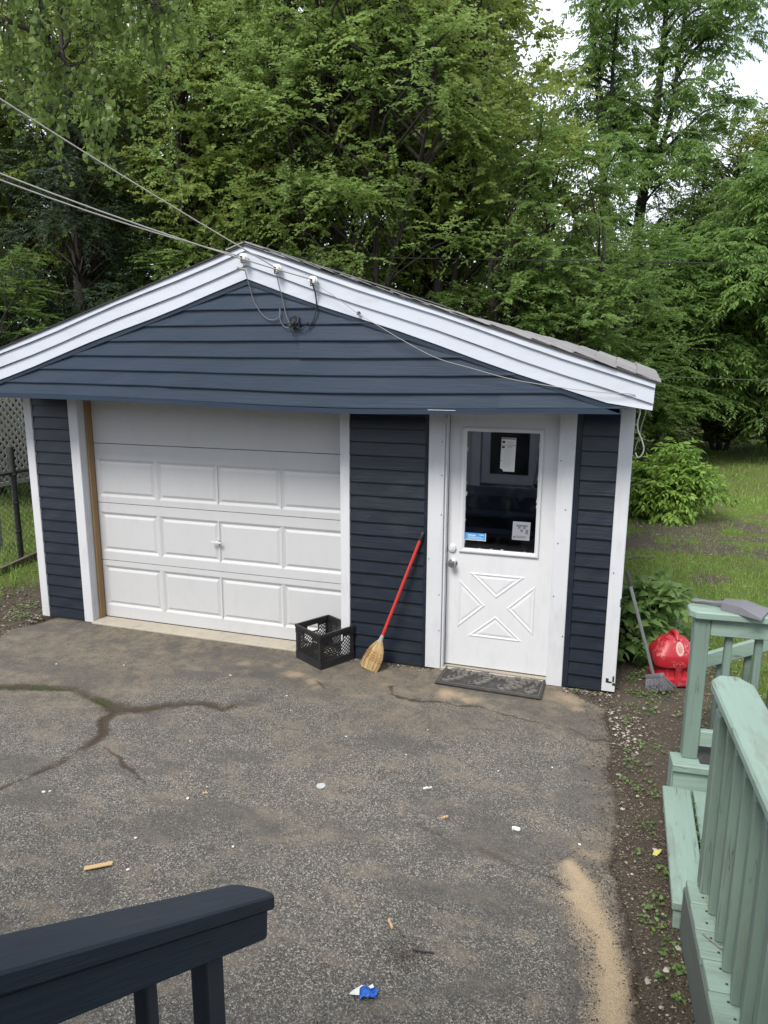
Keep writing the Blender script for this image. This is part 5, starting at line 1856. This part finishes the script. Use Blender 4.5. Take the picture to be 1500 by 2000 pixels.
shr = [
    ('leafy_shrub', 'dark bushy shrub just behind the right roof slope', SHRUBTREE, (2.7, 8.6, 0), 0.3, (1, 1, .98)),
    ('leafy_shrub', 'dark tall shrub beyond the right garage corner', SHRUBTREE, (3.7, 11.6, 0), 1.7, (1.1, 1.1, .78)),
    ('ash_sapling', 'feathery ash sapling hanging over the lawn right of the garage', SHRUBASH, (4.75, 13.4, .5), 2.8, (1.05, 1.05, .8)),
    ('leafy_shrub', 'dark shrub under the paired ash trunks', SHRUBTREE, (3.0, 15.0, .3), 4.0, (1.2, 1.2, .82)),
    ('leafy_shrub', 'dark shrub in the gap where the beige house shows', SHRUBTREE, (5.5, 17.6, 1.5), 5.0, (1.15, 1.15, .8)),
    ('leafy_shrub', 'dark shrub at the right edge beside the lawn', SHRUBTREE, (8.1, 15.6, .3), 3.4, (1.2, 1.2, 1.1)),
    ('ash_sapling', 'feathery ash sapling at the right edge above the green railing', SHRUBASH, (7.4, 14.0, .8), .6, (1.0, 1.0, 1.05)),
    ('leafy_shrub', 'dark shrub at the far right behind the ash sapling', SHRUBTREE, (6.8, 18.2, 1.4), 1.1, (1.2, 1.2, 1.1)),
    ('ash_sapling', 'feathery ash sapling below the left one of the paired ash trees', SHRUBASH, (2.3, 12.2, .3), 4.6, (1.1, 1.1, .78)),
    ('leafy_shrub', 'low dark shrub at the far end of the lawn left of the garden bush', SHRUBTREE, (3.6, 17.2, 0), .9, (1.3, 1.1, .55)),
    ('leafy_shrub', 'low dark shrub at the far end of the lawn straight above the garden bush', SHRUBTREE, (5.2, 18.8, 0), 2.5, (1.3, 1.1, .5)),
    ('leafy_shrub', 'low dark shrub at the far end of the lawn right of the garden bush', SHRUBTREE, (6.9, 17.0, 0), 3.9, (1.2, 1.1, .5)),
    ('leafy_shrub', 'low dark shrub at the far right end of the lawn', SHRUBTREE, (8.6, 18.0, 0), 5.2, (1.3, 1.1, .6)),
    ('leafy_shrub', 'dark undergrowth shrub left of the lattice fence', SHRUBTREE, (-6.2, 4.9, 0), 2.2, (1, 1, .62)),
    ('leafy_shrub', 'dark shrub closing the gap between garage and spruces', SHRUBTREE, (-3.9, 7.4, 0), 2.9, (1, 1, .7)),
]
for nm, lb, pr, lc, rz, s_ in shr:
    plant_tree(nm, lb, 'shrub' if 'shrub' in nm else 'sapling', pr, lc, rz, s_, 'undergrowth beyond the lawn')

# the paired ash trees with open crowns
def ash(name, label, leaders, branches, seed, base):
    rng = np.random.default_rng(seed)
    t_ = thing(name, label, 'tree', base, 0, 'paired ash trees')
    b = MB()
    bx_ = np.array(base)
    Cs, Os = [], []
    for pts, rad in leaders:
        pp = [np.array(p) - bx_ for p in pts]
        b.tube(smooth_path(pp, 4), np.interp(np.linspace(0, 1, (len(pp) - 1) * 4 + 1), np.linspace(0, 1, len(rad)), rad), 9)
    for a, c in branches:
        a, c = np.array(a) - bx_, np.array(c) - bx_
        ln = np.linalg.norm(c - a)
        mids = [a + (c - a) * f + np.array([0, 0, .12 * ln * math.sin(f * 3.1)]) + rng.normal(0, .04 * ln, 3) * (0 < f < 1) for f in (0, .3, .6, 1)]
        b.tube(smooth_path(mids, 3), np.interp(np.linspace(0, 1, 10), [0, 1], [.032 + .008 * ln, .008]), 6)
        for f in np.linspace(.3, 1.05, max(3, int(ln * 3.2))):
            p = a + (c - a) * f + np.array([0, 0, .12 * ln * math.sin(f * 3.1)])
            q_ = p + rng.normal(0, .33, 3) * np.array([1, 1, .7])
            b.tube([p - (c - a) * .05, (p + q_) / 2 + np.array([0, 0, .05]), q_], [.010, .007, .003], 4, 0, False)
            Cs.append(q_); Os.append((c - a) / ln)
    C = np.array(Cs); O = norm(np.array(Os) * .5 + rng.normal(0, .5, C.shape))
    V, F, ti = sprays(rng, C, O, twigs=4, per=7, tl=.55, ll=.32, lw=.36, droop=.7, hang=.35, compound=9)
    np_obj('crown', np_mesh('crown', V, F, LEAF_ASH, {'tint': ti}), t_)
    np_obj('trunk', b.mesh('trunk', BARK, True), t_)


def fan(rng, leader, zs, ln, bias=(0, 0)):
    L_ = np.array(leader)
    out = []
    for z in zs:
        i = int(np.clip(np.searchsorted(L_[:, 2], z) - 1, 0, len(L_) - 2))
        f = (z - L_[i][2]) / (L_[i + 1][2] - L_[i][2])
        a = L_[i] + (L_[i + 1] - L_[i]) * f
        th = rng.uniform(0, 2 * math.pi)
        l_ = ln * rng.uniform(.6, 1.25)
        out.append((a, a + np.array([math.cos(th) * l_ + bias[0], math.sin(th) * l_ * .8 + bias[1], l_ * rng.uniform(.15, .55)])))
    return out


rg = np.random.default_rng(77)
l1 = [(3.75, 16.4, 0), (3.62, 16.6, 3), (3.51, 16.73, 5.57), (3.30, 17.0, 7.4), (3.12, 17.3, 8.9), (2.6, 17.9, 12.4), (2.5, 18, 14)]
l1b = [(3.30, 17.0, 7.2), (3.42, 17.1, 8.6), (3.35, 17.4, 10.4), (3.45, 17.8, 13.5)]
ash('ash_tree', 'left one of the two open crowned ash trees, its trunk forking high', [(l1, [.17, .15, .13, .11, .09, .05, .02]), (l1b, [.08, .07, .05, .02])],
    fan(rg, l1, np.linspace(5.8, 13.8, 19), 1.7) + fan(rg, l1b, np.linspace(8, 13, 9), 1.2), 101, (3.75, 16.4, 0))
l2 = [(4.25, 16.8, 0), (4.25, 17.0, 4), (4.32, 17.17, 6.4), (4.50, 17.6, 8.2), (4.60, 18.1, 10.2), (4.65, 18.5, 12.4), (4.8, 18.7, 14.5)]
l2b = [(4.40, 17.4, 7.2), (4.9, 17.6, 8.8), (5.05, 18.0, 10.6), (5.2, 18.4, 13)]
ash('ash_tree', 'right one of the two open crowned ash trees, with a long limb to the right', [(l2, [.19, .16, .14, .12, .09, .06, .02]), (l2b, [.08, .07, .05, .02])],
    fan(rg, l2, np.linspace(6.0, 14.2, 17), 1.6) + fan(rg, l2b, np.linspace(8.4, 12.8, 8), 1.1) + [((4.45, 17.45, 7.7), (6.9, 18.6, 9.5)), ((4.62, 18.1, 10.3), (6.6, 18.5, 11.3)), ((5.0, 18, 10), (6.9, 18.3, 11.9))], 102, (4.25, 16.8, 0))

# near drooping birch: limbs come in from beyond the left edge of the frame
def drooping():
    rng = np.random.default_rng(9)
    base = np.array((-5.6, -.6, 0))
    t_ = thing('birch_tree', 'drooping birch whose hanging leafy branches enter at the upper left', 'tree', tuple(base))
    b = MB()
    tr = [(0, 0, 0), (.1, .05, 2.5), (.35, .2, 5), (.6, .4, 7.5)]
    b.tube(smooth_path(tr, 4), np.interp(np.linspace(0, 1, 13), [0, 1], [.19, .08]), 10)
    ends = [((.5, .3, 6.2), (3.0, 2.0, 6.9), (4.8, 2.1, 6.2), (5.4, 2.0, 5.6)), ((.55, .35, 6.6), (2.5, 1.4, 7.6), (4.4, 2.0, 7.2), (5.6, 2.3, 6.6)), ((.4, .3, 5.2), (2.2, 1.6, 5.9), (3.9, 1.9, 5.6), (4.7, 1.8, 4.8)), ((.5, .3, 6), (2.0, 1.2, 6.8), (3.6, 1.3, 6.7), (4.6, 1.5, 5.9)), ((.6, .4, 7.2), (3, 2.5, 8.0), (5.0, 2.8, 7.6), (6.2, 2.9, 7.0))]
    C, O = [], []
    for e in ends:
        sp_ = smooth_path(e, 8)
        b.tube(sp_, np.linspace(.055, .010, len(sp_)), 7)
        for i in range(6, len(sp_)):
            for k in range(4):
                p = np.array(sp_[i]) + rng.normal(0, .20, 3) * np.array([1.2, 1.2, .5])
                h = rng.uniform(.2, .75)
                q_ = p + np.array([rng.normal(0, .10), rng.normal(0, .10), -h])
                b.tube([sp_[i], p, (p + q_) / 2, q_], [.006, .004, .003, .0015], 3, 0, False)
                C.append((p, q_))
    P_, A_, T_ = [], [], []
    for p, q_ in C:
        n_ = int(np.linalg.norm(q_ - p) / .017)
        f = rng.uniform(0, 1, (n_, 1))
        pp = p + (q_ - p) * f + rng.normal(0, .035, (n_, 3))
        P_.append(pp)
        a = norm(rng.normal(0, .55, (n_, 3)) + np.array([0, 0, -.85]))
        A_.append(a)
        T_.append(np.clip(.5 + rng.normal(0, .12) + rng.normal(0, .16, n_), 0, 1))
    P_, A_, T_ = np.concatenate(P_), np.concatenate(A_), np.concatenate(T_)
    N_ = norm(rng.normal(0, 1, P_.shape) * np.array([1, 1, .5]))
    L_ = .076 * rng.uniform(.7, 1.2, len(P_))
    V, F, ti = leaf_arrays(P_, A_, N_, L_, L_ * .72, T_, 1)
    np_obj('crown', np_mesh('crown', V, F, LEAF_BIRCH, {'tint': ti}), t_)
    np_obj('trunk', b.mesh('trunk', BARK, True), t_)


drooping()

# bright bush on the lawn
def bush(name, label, cat, loc, rx, ry, rz, n, mat, seed, kw, lift=.12):
    rng = np.random.default_rng(seed)
    t_ = thing(name, label, cat, loc)
    C, O = in_lobes(rng, [(0, 0, rz * .95, rx, ry, rz * .85), (rx * .25, -ry * .2, rz * 1.25, rx * .6, ry * .6, rz * .6)], n)
    C[:, 2] = np.maximum(C[:, 2], lift)
    O = norm(O + UP * .35)
    V, F, ti = sprays(rng, C, O, **kw)
    np_obj('foliage', np_mesh('foliage', V, F, mat, {'tint': ti}), t_)
    b = MB()
    for c in C[::2]:
        a = np.array([rng.normal(0, .07), rng.normal(0, .07), 0])
        b.tube([a, a + (c - a) * .5 + np.array([0, 0, .08]), c], [.012, .009, .004], 4, 0, False)
    b.build('stem', BARK, t_, True)


bush('garden_bush', 'bright green feathery bush standing on the lawn', 'bush', (4.98, 6.85, 0), .50, .46, .54, 36, LEAF_SUMAC, 21,
     dict(twigs=4, per=6, tl=.26, ll=.27, lw=.40, droop=.55, hang=.25, compound=9, shape=1, tvar=.5), .26)
bush('tall_weed', 'leafy green weed clump against the right side of the garage', 'weed', (4.44, .80, 0), .16, .26, .34, 30, LEAF_WEED, 22,
     dict(twigs=4, per=7, tl=.22, ll=.115, lw=.50, droop=.5, hang=.25, shape=1))
bush('tall_weed', 'second leafy weed growing close behind the grey broom', 'weed', (4.55, 1.05, 0), .17, .2, .30, 22, LEAF_WEED, 23,
     dict(twigs=4, per=7, tl=.20, ll=.125, lw=.52, droop=.5, hang=.2, shape=1))

# ------------------------------------------------------------------ grass and ground litter
def grass_field(name, n, xr, yr, dens, hmin, hmax, wd, mat, seed, label=None):
    rng = np.random.default_rng(seed)
    x = rng.uniform(*xr, n * 3)
    y = yr[0] + (yr[1] - yr[0]) * rng.uniform(0, 1, n * 3) ** 1.35
    k = rng.uniform(0, 1, n * 3) < dens(x, y)
    x, y = x[k][:n], y[k][:n]
    m_ = len(x)
    tall = fbm(x, y, 1.7, 3, 71)
    h = rng.uniform(hmin, hmax, m_) * (0.45 + 1.2 * tall)
    th = rng.uniform(0, 2 * math.pi, m_)
    lean = rng.uniform(.15, .9, m_) * h
    P = np.stack([x, y, np.full(m_, -.012)], 1)
    d = np.stack([np.cos(th), np.sin(th), np.zeros(m_)], 1)
    s_ = np.stack([-np.sin(th), np.cos(th), np.zeros(m_)], 1) * (wd * rng.uniform(.6, 1.3, m_))[:, None]
    mid = P + d * (lean * .35)[:, None] + UP * (h * .6)[:, None]
    tip = P + d * lean[:, None] + UP * (h * rng.uniform(.75, 1, m_))[:, None]
    V = np.stack([P - s_, P + s_, mid + s_ * .8, mid - s_ * .8, tip], 1).reshape(-1, 3)
    f = np.array([[0, 1, 2], [0, 2, 3], [3, 2, 4]])
    F = (f[None] + (np.arange(m_) * 5)[:, None, None]).reshape(-1, 3)
    ti = np.clip(.45 + rng.normal(0, .2, m_) + (fbm(x, y, .7, 3, 73) - .5) * .9, 0, 1)
    o = np_obj(name, np_mesh(name, V, F, mat, {'tint': np.repeat(ti, 5)}))
    return tag(o, label, None, None, 'stuff')


grass_field('grass', 90000, (4.3, 9.5), (-.4, 9), lambda x, y: np.clip(lawn_amount(x, y) * 1.1 - .1, 0.0, 1) * (x > 4.33), .02, .070, .0026, GRASS, 31)
grass_field('grass', 26000, (2.0, 13), (8, 21), lambda x, y: np.clip(lawn_amount(x, y), .1, 1), .03, .09, .006, GRASS, 32)
grass_field('grass', 26000, (-8, -1.3), (-1.0, 7), lambda x, y: np.clip(lawn_amount(x, y) * 1.2 - .1, 0, 1), .04, .13, .004, GRASS, 33)
grass_field('moss_tuft', 9000, (-.2, 4.3), (-2.4, -.3), lambda x, y: np.maximum.reduce([np.exp(-(((x - a) / (r * 2.2)) ** 2 + ((y - b) / r) ** 2)) for a, b, r in [(.30, -1.28, .07), (.80, -1.33, .06), (1.25, -1.31, .035), (2.78, -.585, .03), (2.95, -.60, .02), (3.30, -.545, .025), (3.92, -2.11, .02)]]) * .6, .006, .020, .0020, LEAF_DARK, 34)


def low_weeds(name, spots, mat, seed):
    """ground-hugging broad-leaved weeds, one mass"""
    rng = np.random.default_rng(seed)
    P, A = [], []
    for x, y, r, n in spots:
        th = rng.uniform(0, 2 * math.pi, n)
        rr = r * np.sqrt(rng.uniform(0, 1, n))
        P.append(np.stack([x + rr * np.cos(th), y + rr * np.sin(th), rng.uniform(.004, .035, n)], 1))
        ph = rng.uniform(0, 2 * math.pi, n)
        A.append(np.stack([np.cos(ph), np.sin(ph), rng.uniform(-.1, .5, n)], 1))
    P, A = np.concatenate(P), norm(np.concatenate(A))
    N_ = norm(UP + rng.normal(0, .35, P.shape))
    L_ = rng.uniform(.010, .032, len(P))
    V, F, ti = leaf_arrays(P, A, N_, L_, L_ * .62, np.clip(rng.normal(.45, .25, len(P)), 0, 1), 1)
    return tag(np_obj(name, np_mesh(name, V, F, mat, {'tint': ti})), None, None, None, 'stuff')


spots = [(4.50, -1.95, .05, 26), (4.47, -2.15, .05, 18), (4.46, -2.32, .07, 34), (4.50, -2.42, .05, 24), (4.53, -2.55, .035, 18), (4.52, -2.68, .03, 14), (4.46, -2.60, .03, 10), (4.42, -2.22, .03, 8),
         (4.44, -1.25, .10, 40), (4.40, -1.0, .08, 26), (4.48, -.75, .10, 40), (4.36, -.45, .05, 18), (4.46, -.25, .10, 50), (4.40, .02, .07, 40), (4.52, -.02, .08, 36), (4.62, .05, .10, 46), (4.38, .25, .05, 30), (4.45, .38, .07, 44), (4.35, -.85, .04, 14), (4.32, -1.2, .03, 10), (4.43, -1.62, .05, 20), (4.38, -1.85, .03, 8),
         (4.80, -.2, .15, 60), (4.95, -.5, .2, 60), (4.75, -.75, .12, 36), (4.9, .6, .2, 90), (5.2, .2, .25, 90), (5.0, 1.2, .25, 90), (4.7, 1.8, .2, 60),
         (-1.1, -.15, .12, 70), (-1.25, .1, .15, 80), (-1.45, -.3, .2, 90), (-1.15, .5, .15, 70), (-1.5, .6, .25, 100), (-1.9, .3, .3, 120), (-1.7, -.7, .25, 80), (-1.0, -.62, .12, 40), (-2.2, 1.0, .3, 120), (4.0, -.10, .02, 8), (4.27, .1, .02, 8)]
for i in range(60):
    x_, y_ = random.uniform(4.6, 7.2), random.uniform(.5, 5.5)
    spots.append((x_, y_, random.uniform(.08, .2), 26))
low_weeds('ground_weeds', spots, LEAF_WEED, 41)
# weeds in the gap of the low step, and a seedling on the deck
rng = np.random.default_rng(42)
n_ = 70
yy = -1.44 - rng.uniform(0, .62, n_)
P = np.stack([4.517 + .146 + rng.normal(0, .004, n_), yy, .128 + rng.uniform(0, .022, n_)], 1)
A = norm(rng.normal(0, 1, (n_, 3)) * np.array([1, 1, .4]) + UP * .35)
V, F, ti = leaf_arrays(P, A, norm(UP + rng.normal(0, .4, P.shape)), rng.uniform(.008, .020, n_), rng.uniform(.005, .010, n_), rng.uniform(.2, .9, n_), 1)
tag(np_obj('gap_weeds', np_mesh('gap_weeds', V, F, LEAF_WEED, {'tint': ti})), None, None, None, 'stuff')
sg = thing('seedling', 'tiny seedling sprouting between the deck boards', 'plant', (4.618, -2.485, .284))
q = MB(); q.tube([(0, 0, -.01), (.002, .0, .03), (.018, .004, .05)], .0013, 4); q.tube([(.0, 0, .015), (-.003, 0, .036)], .001, 4)
q.build('stem', STRAW, sg)
V, F, ti = leaf_arrays(np.array([(.018, .004, .05), (.016, .004, .05), (.012, .003, .045), (-.003, 0, .036)]), norm(np.array([(1, 0, -.3), (.3, .6, .5), (.9, -.5, .3), (-.6, 0, .5)])), np.array([UP] * 4), np.array([.022, .018, .016, .01]), np.array([.012, .010, .008, .006]), np.array([.3, .7, .6, .8]), 1)
np_obj('leaf', np_mesh('leaf', V, F, LEAF_WEED, {'tint': ti}), sg)
q = MB(); q.tube(smooth_path([(0, 0, 0), (.03, -.035, .004), (.062, -.065, .003), (.095, -.088, .002)]), .0022, 5); q.tube([(.045, -.05, .003), (.09, -.068, .003)], .0012, 4)
tag(q.build('twig', OLD_WOOD), 'thin brown twig lying across the deck boards', 'twig').location = (4.585, -2.645, .287)

# soil crumbs, gravel and dead leaves along the driveway edge
def litter(name, n, xf, mats, smin, smax, seed, flat=.5):
    rng = np.random.default_rng(seed)
    X_, Y_ = xf(rng, n)
    s_ = rng.uniform(smin, smax, n) * rng.uniform(.5, 1.4, n)
    base = np.array([(1, 0, 0), (.2, .9, .1), (-.9, .4, 0), (-.5, -.8, 0), (.5, -.8, .1), (.05, .05, 1)])
    f = np.array([[0, 1, 5], [1, 2, 5], [2, 3, 5], [3, 4, 5], [4, 0, 5]])
    th = rng.uniform(0, 2 * math.pi, n)
    jit = rng.uniform(.6, 1.3, (n, 6, 3))
    B = base[None] * jit * np.array([1, .8, flat])
    c, sn = np.cos(th)[:, None], np.sin(th)[:, None]
    V = np.stack([B[..., 0] * c - B[..., 1] * sn, B[..., 0] * sn + B[..., 1] * c, B[..., 2]], -1) * s_[:, None, None]
    V[..., 0] += X_[:, None]; V[..., 1] += Y_[:, None]; V[..., 2] += .002
    F = (f[None] + (np.arange(n) * 6)[:, None, None]).reshape(-1, 3)
    me_ = np_mesh(name, V.reshape(-1, 3), F, mats, {'tint': np.repeat(rng.uniform(0, 1, n), 6)})
    if isinstance(mats, (list, tuple)) and len(mats) > 1:
        me_.polygons.foreach_set('material_index', np.repeat(rng.integers(0, len(mats), n), 5).astype(np.int32))
    return tag(np_obj(name, me_), None, None, None, 'stuff')


def strip(rng, n):
    y = rng.uniform(-3.1, .6, n)
    x = np.interp(y, EDGE_Y, EDGE_X) + rng.normal(.10, .13, n)
    return x, y


def left_strip(rng, n):
    x = rng.uniform(-2.4, -.85, n)
    y = rng.normal(-.1, .45, n)
    k = (x > -.95) & (y > -.02)
    y[k] = -.1
    return x, y


def m_tint(name, a, b):
    m_ = NM(name)
    m_.set(m_.mix(m_.attr('tint'), a, b), .9, .2)
    return m_.mat


CRUMB = m_tint('soil_crumbs', (.016, .013, .011), (.10, .08, .062))
GRAVEL = m_tint('pale_gravel', (.12, .105, .09), (.38, .35, .30))
DRYLEAF = m_tint('dry_leaf_bits', (.07, .052, .036), (.27, .215, .14))
litter('soil_crumbs', 12000, strip, [CRUMB, CRUMB, DRYLEAF], .0018, .0062, 51)
litter('gravel', 230, lambda r, n: (lambda y: (np.interp(y, EDGE_Y, EDGE_X) + np.abs(r.normal(.10, .09, n)), y))(np.where(r.uniform(0, 1, n) < .55, r.normal(-.55, .18, n), r.uniform(-3, .5, n))), GRAVEL, .006, .014, 52)
litter('soil_crumbs', 2600, left_strip, [CRUMB, DRYLEAF], .004, .014, 53)
litter('gravel', 240, left_strip, GRAVEL, .008, .018, 54)
litter('soil_crumbs', 3200, lambda r, n: (lambda t_: (np.interp(t_, np.arange(7), [p[0] for p in SP]) + r.normal(0, .085, n), np.interp(t_, np.arange(7), [p[1] for p in SP]) + r.normal(0, .05, n)))(r.uniform(0, 6, n)), CRUMB, .0015, .0042, 55)
litter('asphalt_grit', 5000, lambda r, n: (r.uniform(.4, 4.2, n), r.uniform(-3.4, -.3, n)), [GRAVEL, CRUMB], .0015, .0036, 56)
litter('soil_crumbs', 420, lambda r, n: (r.normal(3.47, .06, n), r.normal(-2.78, .05, n)), CRUMB, .0015, .0035, 57)
litter('wall_foot_litter', 520, lambda r, n: (np.where(r.uniform(0, 1, n) < .6, r.uniform(2.15, 2.9, n), r.uniform(3.9, 4.3, n)), -.035 - np.abs(r.normal(0, .04, n))), [CRUMB, DRYLEAF, GRAVEL], .003, .010, 59)  # litter at the wall foot, added also for contact shade
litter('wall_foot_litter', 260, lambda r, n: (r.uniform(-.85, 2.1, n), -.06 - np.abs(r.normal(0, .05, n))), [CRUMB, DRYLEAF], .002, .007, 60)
litter('dead_leaves', 4200, lambda r, n: (r.uniform(4.4, 7.5, n), r.uniform(-.6, 7.5, n)), [DRYLEAF, DRYLEAF, GRAVEL], .006, .018, 58, .25)

# ---- single small things on the driveway
q = MB(); q.prism([(0, 0), (.128, .0), (.130, .026), (.003, .027)], lambda u, v, t_: (u, v, t_), .0, .006)
tag(q.build('wood_strip', PALE_WOOD, None, False, .001), 'pale split wood strip lying on the driveway above the navy rail', 'wood strip').location = (1.895, -2.805, .008)
bpy.data.objects['wood_strip'].rotation_euler = (0, 0, math.radians(37))


def wrapper():
    rng = np.random.default_rng(61)
    t_ = thing('candy_wrapper', 'crumpled blue and white wrapper lying on the driveway', 'wrapper', (3.395, -3.02, .006), .3)
    n = 9
    X_, Y_ = np.meshgrid(np.linspace(-.034, .034, n), np.linspace(-.026, .026, n))
    Z_ = rng.uniform(0, .020, X_.shape) * (1 - np.abs(X_) / .06)
    X_ = X_ + rng.uniform(-.005, .005, X_.shape)
    Y_ = Y_ + rng.uniform(-.005, .005, X_.shape)
    i = np.arange(n * n).reshape(n, n)
    F = np.stack([i[:-1, :-1], i[:-1, 1:], i[1:, 1:], i[1:, :-1]], -1).reshape(-1, 4)
    np_obj('foil', np_mesh('foil', np.stack([X_, Y_, Z_], -1).reshape(-1, 3), F, BLUE_WRAP), t_)
    q_ = MB()
    q_.add([(-.034, -.012, .004), (-.075, -.006, .002), (-.062, .002, .010), (-.034, .012, .012), (-.028, .030, .008), (-.018, .022, .016)], [(0, 1, 2), (0, 2, 3), (3, 2, 4), (3, 4, 5)])
    q_.add([(0.0, .012, .021), (.016, .022, .023), (.022, .008, .021), (.008, .0, .023)], [(0, 1, 2, 3)])
    q_.build('torn_edge', WHITE_CHIP, t_)


wrapper()
chips = [(2.073, -2.010, .006), (2.034, -2.142, .011), (1.972, -2.518, .009), (2.473, -2.422, .009), (4.115, -1.859, .009), (2.084, -2.727, .010), (1.234, -2.343, .012), (1.262, -2.325, .008), (0.029, -0.903, .009), (2.007, -0.826, .008), (1.445, -0.647, .009), (2.13, -1.02, .006), (2.62, -1.23, .007), (3.05, -1.32, .006), (3.62, -1.32, .006), (3.92, -1.18, .007), (.55, -.75, .007), (1.7, -1.6, .006), (3.1, -.98, .006)]
pm = []
for v_ in range(3):
    q = MB()
    ring = lambda r, z: [(r * math.cos(a) * random.uniform(.75, 1.15), r * .75 * math.sin(a) * random.uniform(.75, 1.15), z) for a in np.linspace(0, 2 * math.pi, 9)[:-1]]
    q.loft([ring(.9, 0), ring(1, .3), ring(.55, .62)])
    pm.append(q.mesh('white_pebble', WHITE_CHIP, False))
for i, (x_, y_, r_) in enumerate(chips):
    o = np_obj('white_pebble', pm[i % 3])
    o.location = (x_, y_, .004)
    o.scale = (r_, r_, r_ * .8)
    o.rotation_euler = (0, 0, random.uniform(0, 6))
    tag(o, 'small white pebble lying on the grey driveway', 'pebble', 'white pebbles on the driveway')
q = MB(); q.loft([[(.026 * math.cos(a), .026 * math.sin(a), z) for a in np.linspace(0, 2 * math.pi, 19)[:-1]] for z in (0, .005)])
tag(q.build('bottle_cap', painted('pale_grey_disc', (.42, .44, .43), .5, .1)), 'flat pale grey disc lying on the driveway', 'disc').location = (2.685, -1.80, .004)
bpy.data.objects['bottle_cap'].name = 'pale_disc'
for (x_, y_, l_, w2, a_, mt, nm, lb) in [(3.266, -1.627, .05, .012, .55, WHITE_CHIP, 'paper_scrap', 'narrow white paper scrap on the driveway between house and door mat'),
                                         (3.795, -1.838, .042, .022, .1, WHITE_CHIP, 'paper_scrap', 'white blotchy paper scrap near the right edge of the driveway'),
                                         (3.42, -1.86, .042, .014, .7, PALE_WOOD, 'wood_chip', 'small tan wood chip on the driveway near the paper scrap'),
                                         (2.10, -2.07, .03, .012, .4, PALE_WOOD, 'wood_chip', 'small pinkish wood chip left of the middle of the driveway'),
                                         (3.37, -2.66, .055, .010, 2.2, PALE_WOOD, 'wood_chip', 'thin curved orange wood shaving above the blue wrapper')]:
    q = MB()
    k = 7
    vs = [((i / k - .5) * l_, (-.5 if s_ else .5) * w2 * (.6 + .8 * random.random()), .004 + .006 * random.random()) for s_ in (0, 1) for i in range(k + 1)]
    q.add(vs + [(v[0], v[1], .001) for v in vs], [(i, i + 1, k + 2 + i, k + 1 + i) for i in range(k)] + [(2 * k + 2 + i, 3 * k + 3 + i, 3 * k + 4 + i, 2 * k + 3 + i) for i in range(k)])
    o = tag(q.build(nm, mt), lb, 'scrap' if nm == 'paper_scrap' else 'wood chip')
    o.location = (x_, y_, .004)
    o.rotation_euler = (0, 0, a_)
q = MB(); q.tube([(0, 0, 0), (.05, .002, .002), (.085, .012, .0)], .004, 5)
tag(q.build('burnt_match', DARK_METAL), 'short dark stick beside the brown stain on the driveway', 'stick').location = (3.50, -2.765, .008)
for x_, y_, a_, l_, lb in [(4.548, -1.551, 1.2, .04, 'yellow fallen leaf on the soil beside the low step'), (4.46, -1.83, .4, .055, 'yellow fallen leaf standing up from the soil left of the deck')]:
    V, F, ti = leaf_arrays(np.array([(0, 0, .004)]), norm(np.array([(math.cos(a_), math.sin(a_), .6)])), norm(np.array([(.3, -.6, .6)])), np.array([l_]), np.array([l_ * .45]), np.array([.9]), 1)
    YL = bpy.data.materials.get('yellow_leaf') or m_tint('yellow_leaf', (.36, .30, .06), (.52, .46, .14))
    o = tag(np_obj('fallen_leaf', np_mesh('fallen_leaf', V, F, YL, {'tint': ti})), lb, 'leaf')
    o.location = (x_, y_, .003)
q = MB(); q.tube(smooth_path([(0, 0, 0), (.12, .06, .02), (.24, .09, .01), (.33, .16, .02)]), .012, 6)
tag(q.build('fallen_branch', OLD_WOOD), 'short grey fallen branch on the grass beside the corner post', 'branch').location = (4.36, 3.9, .02)
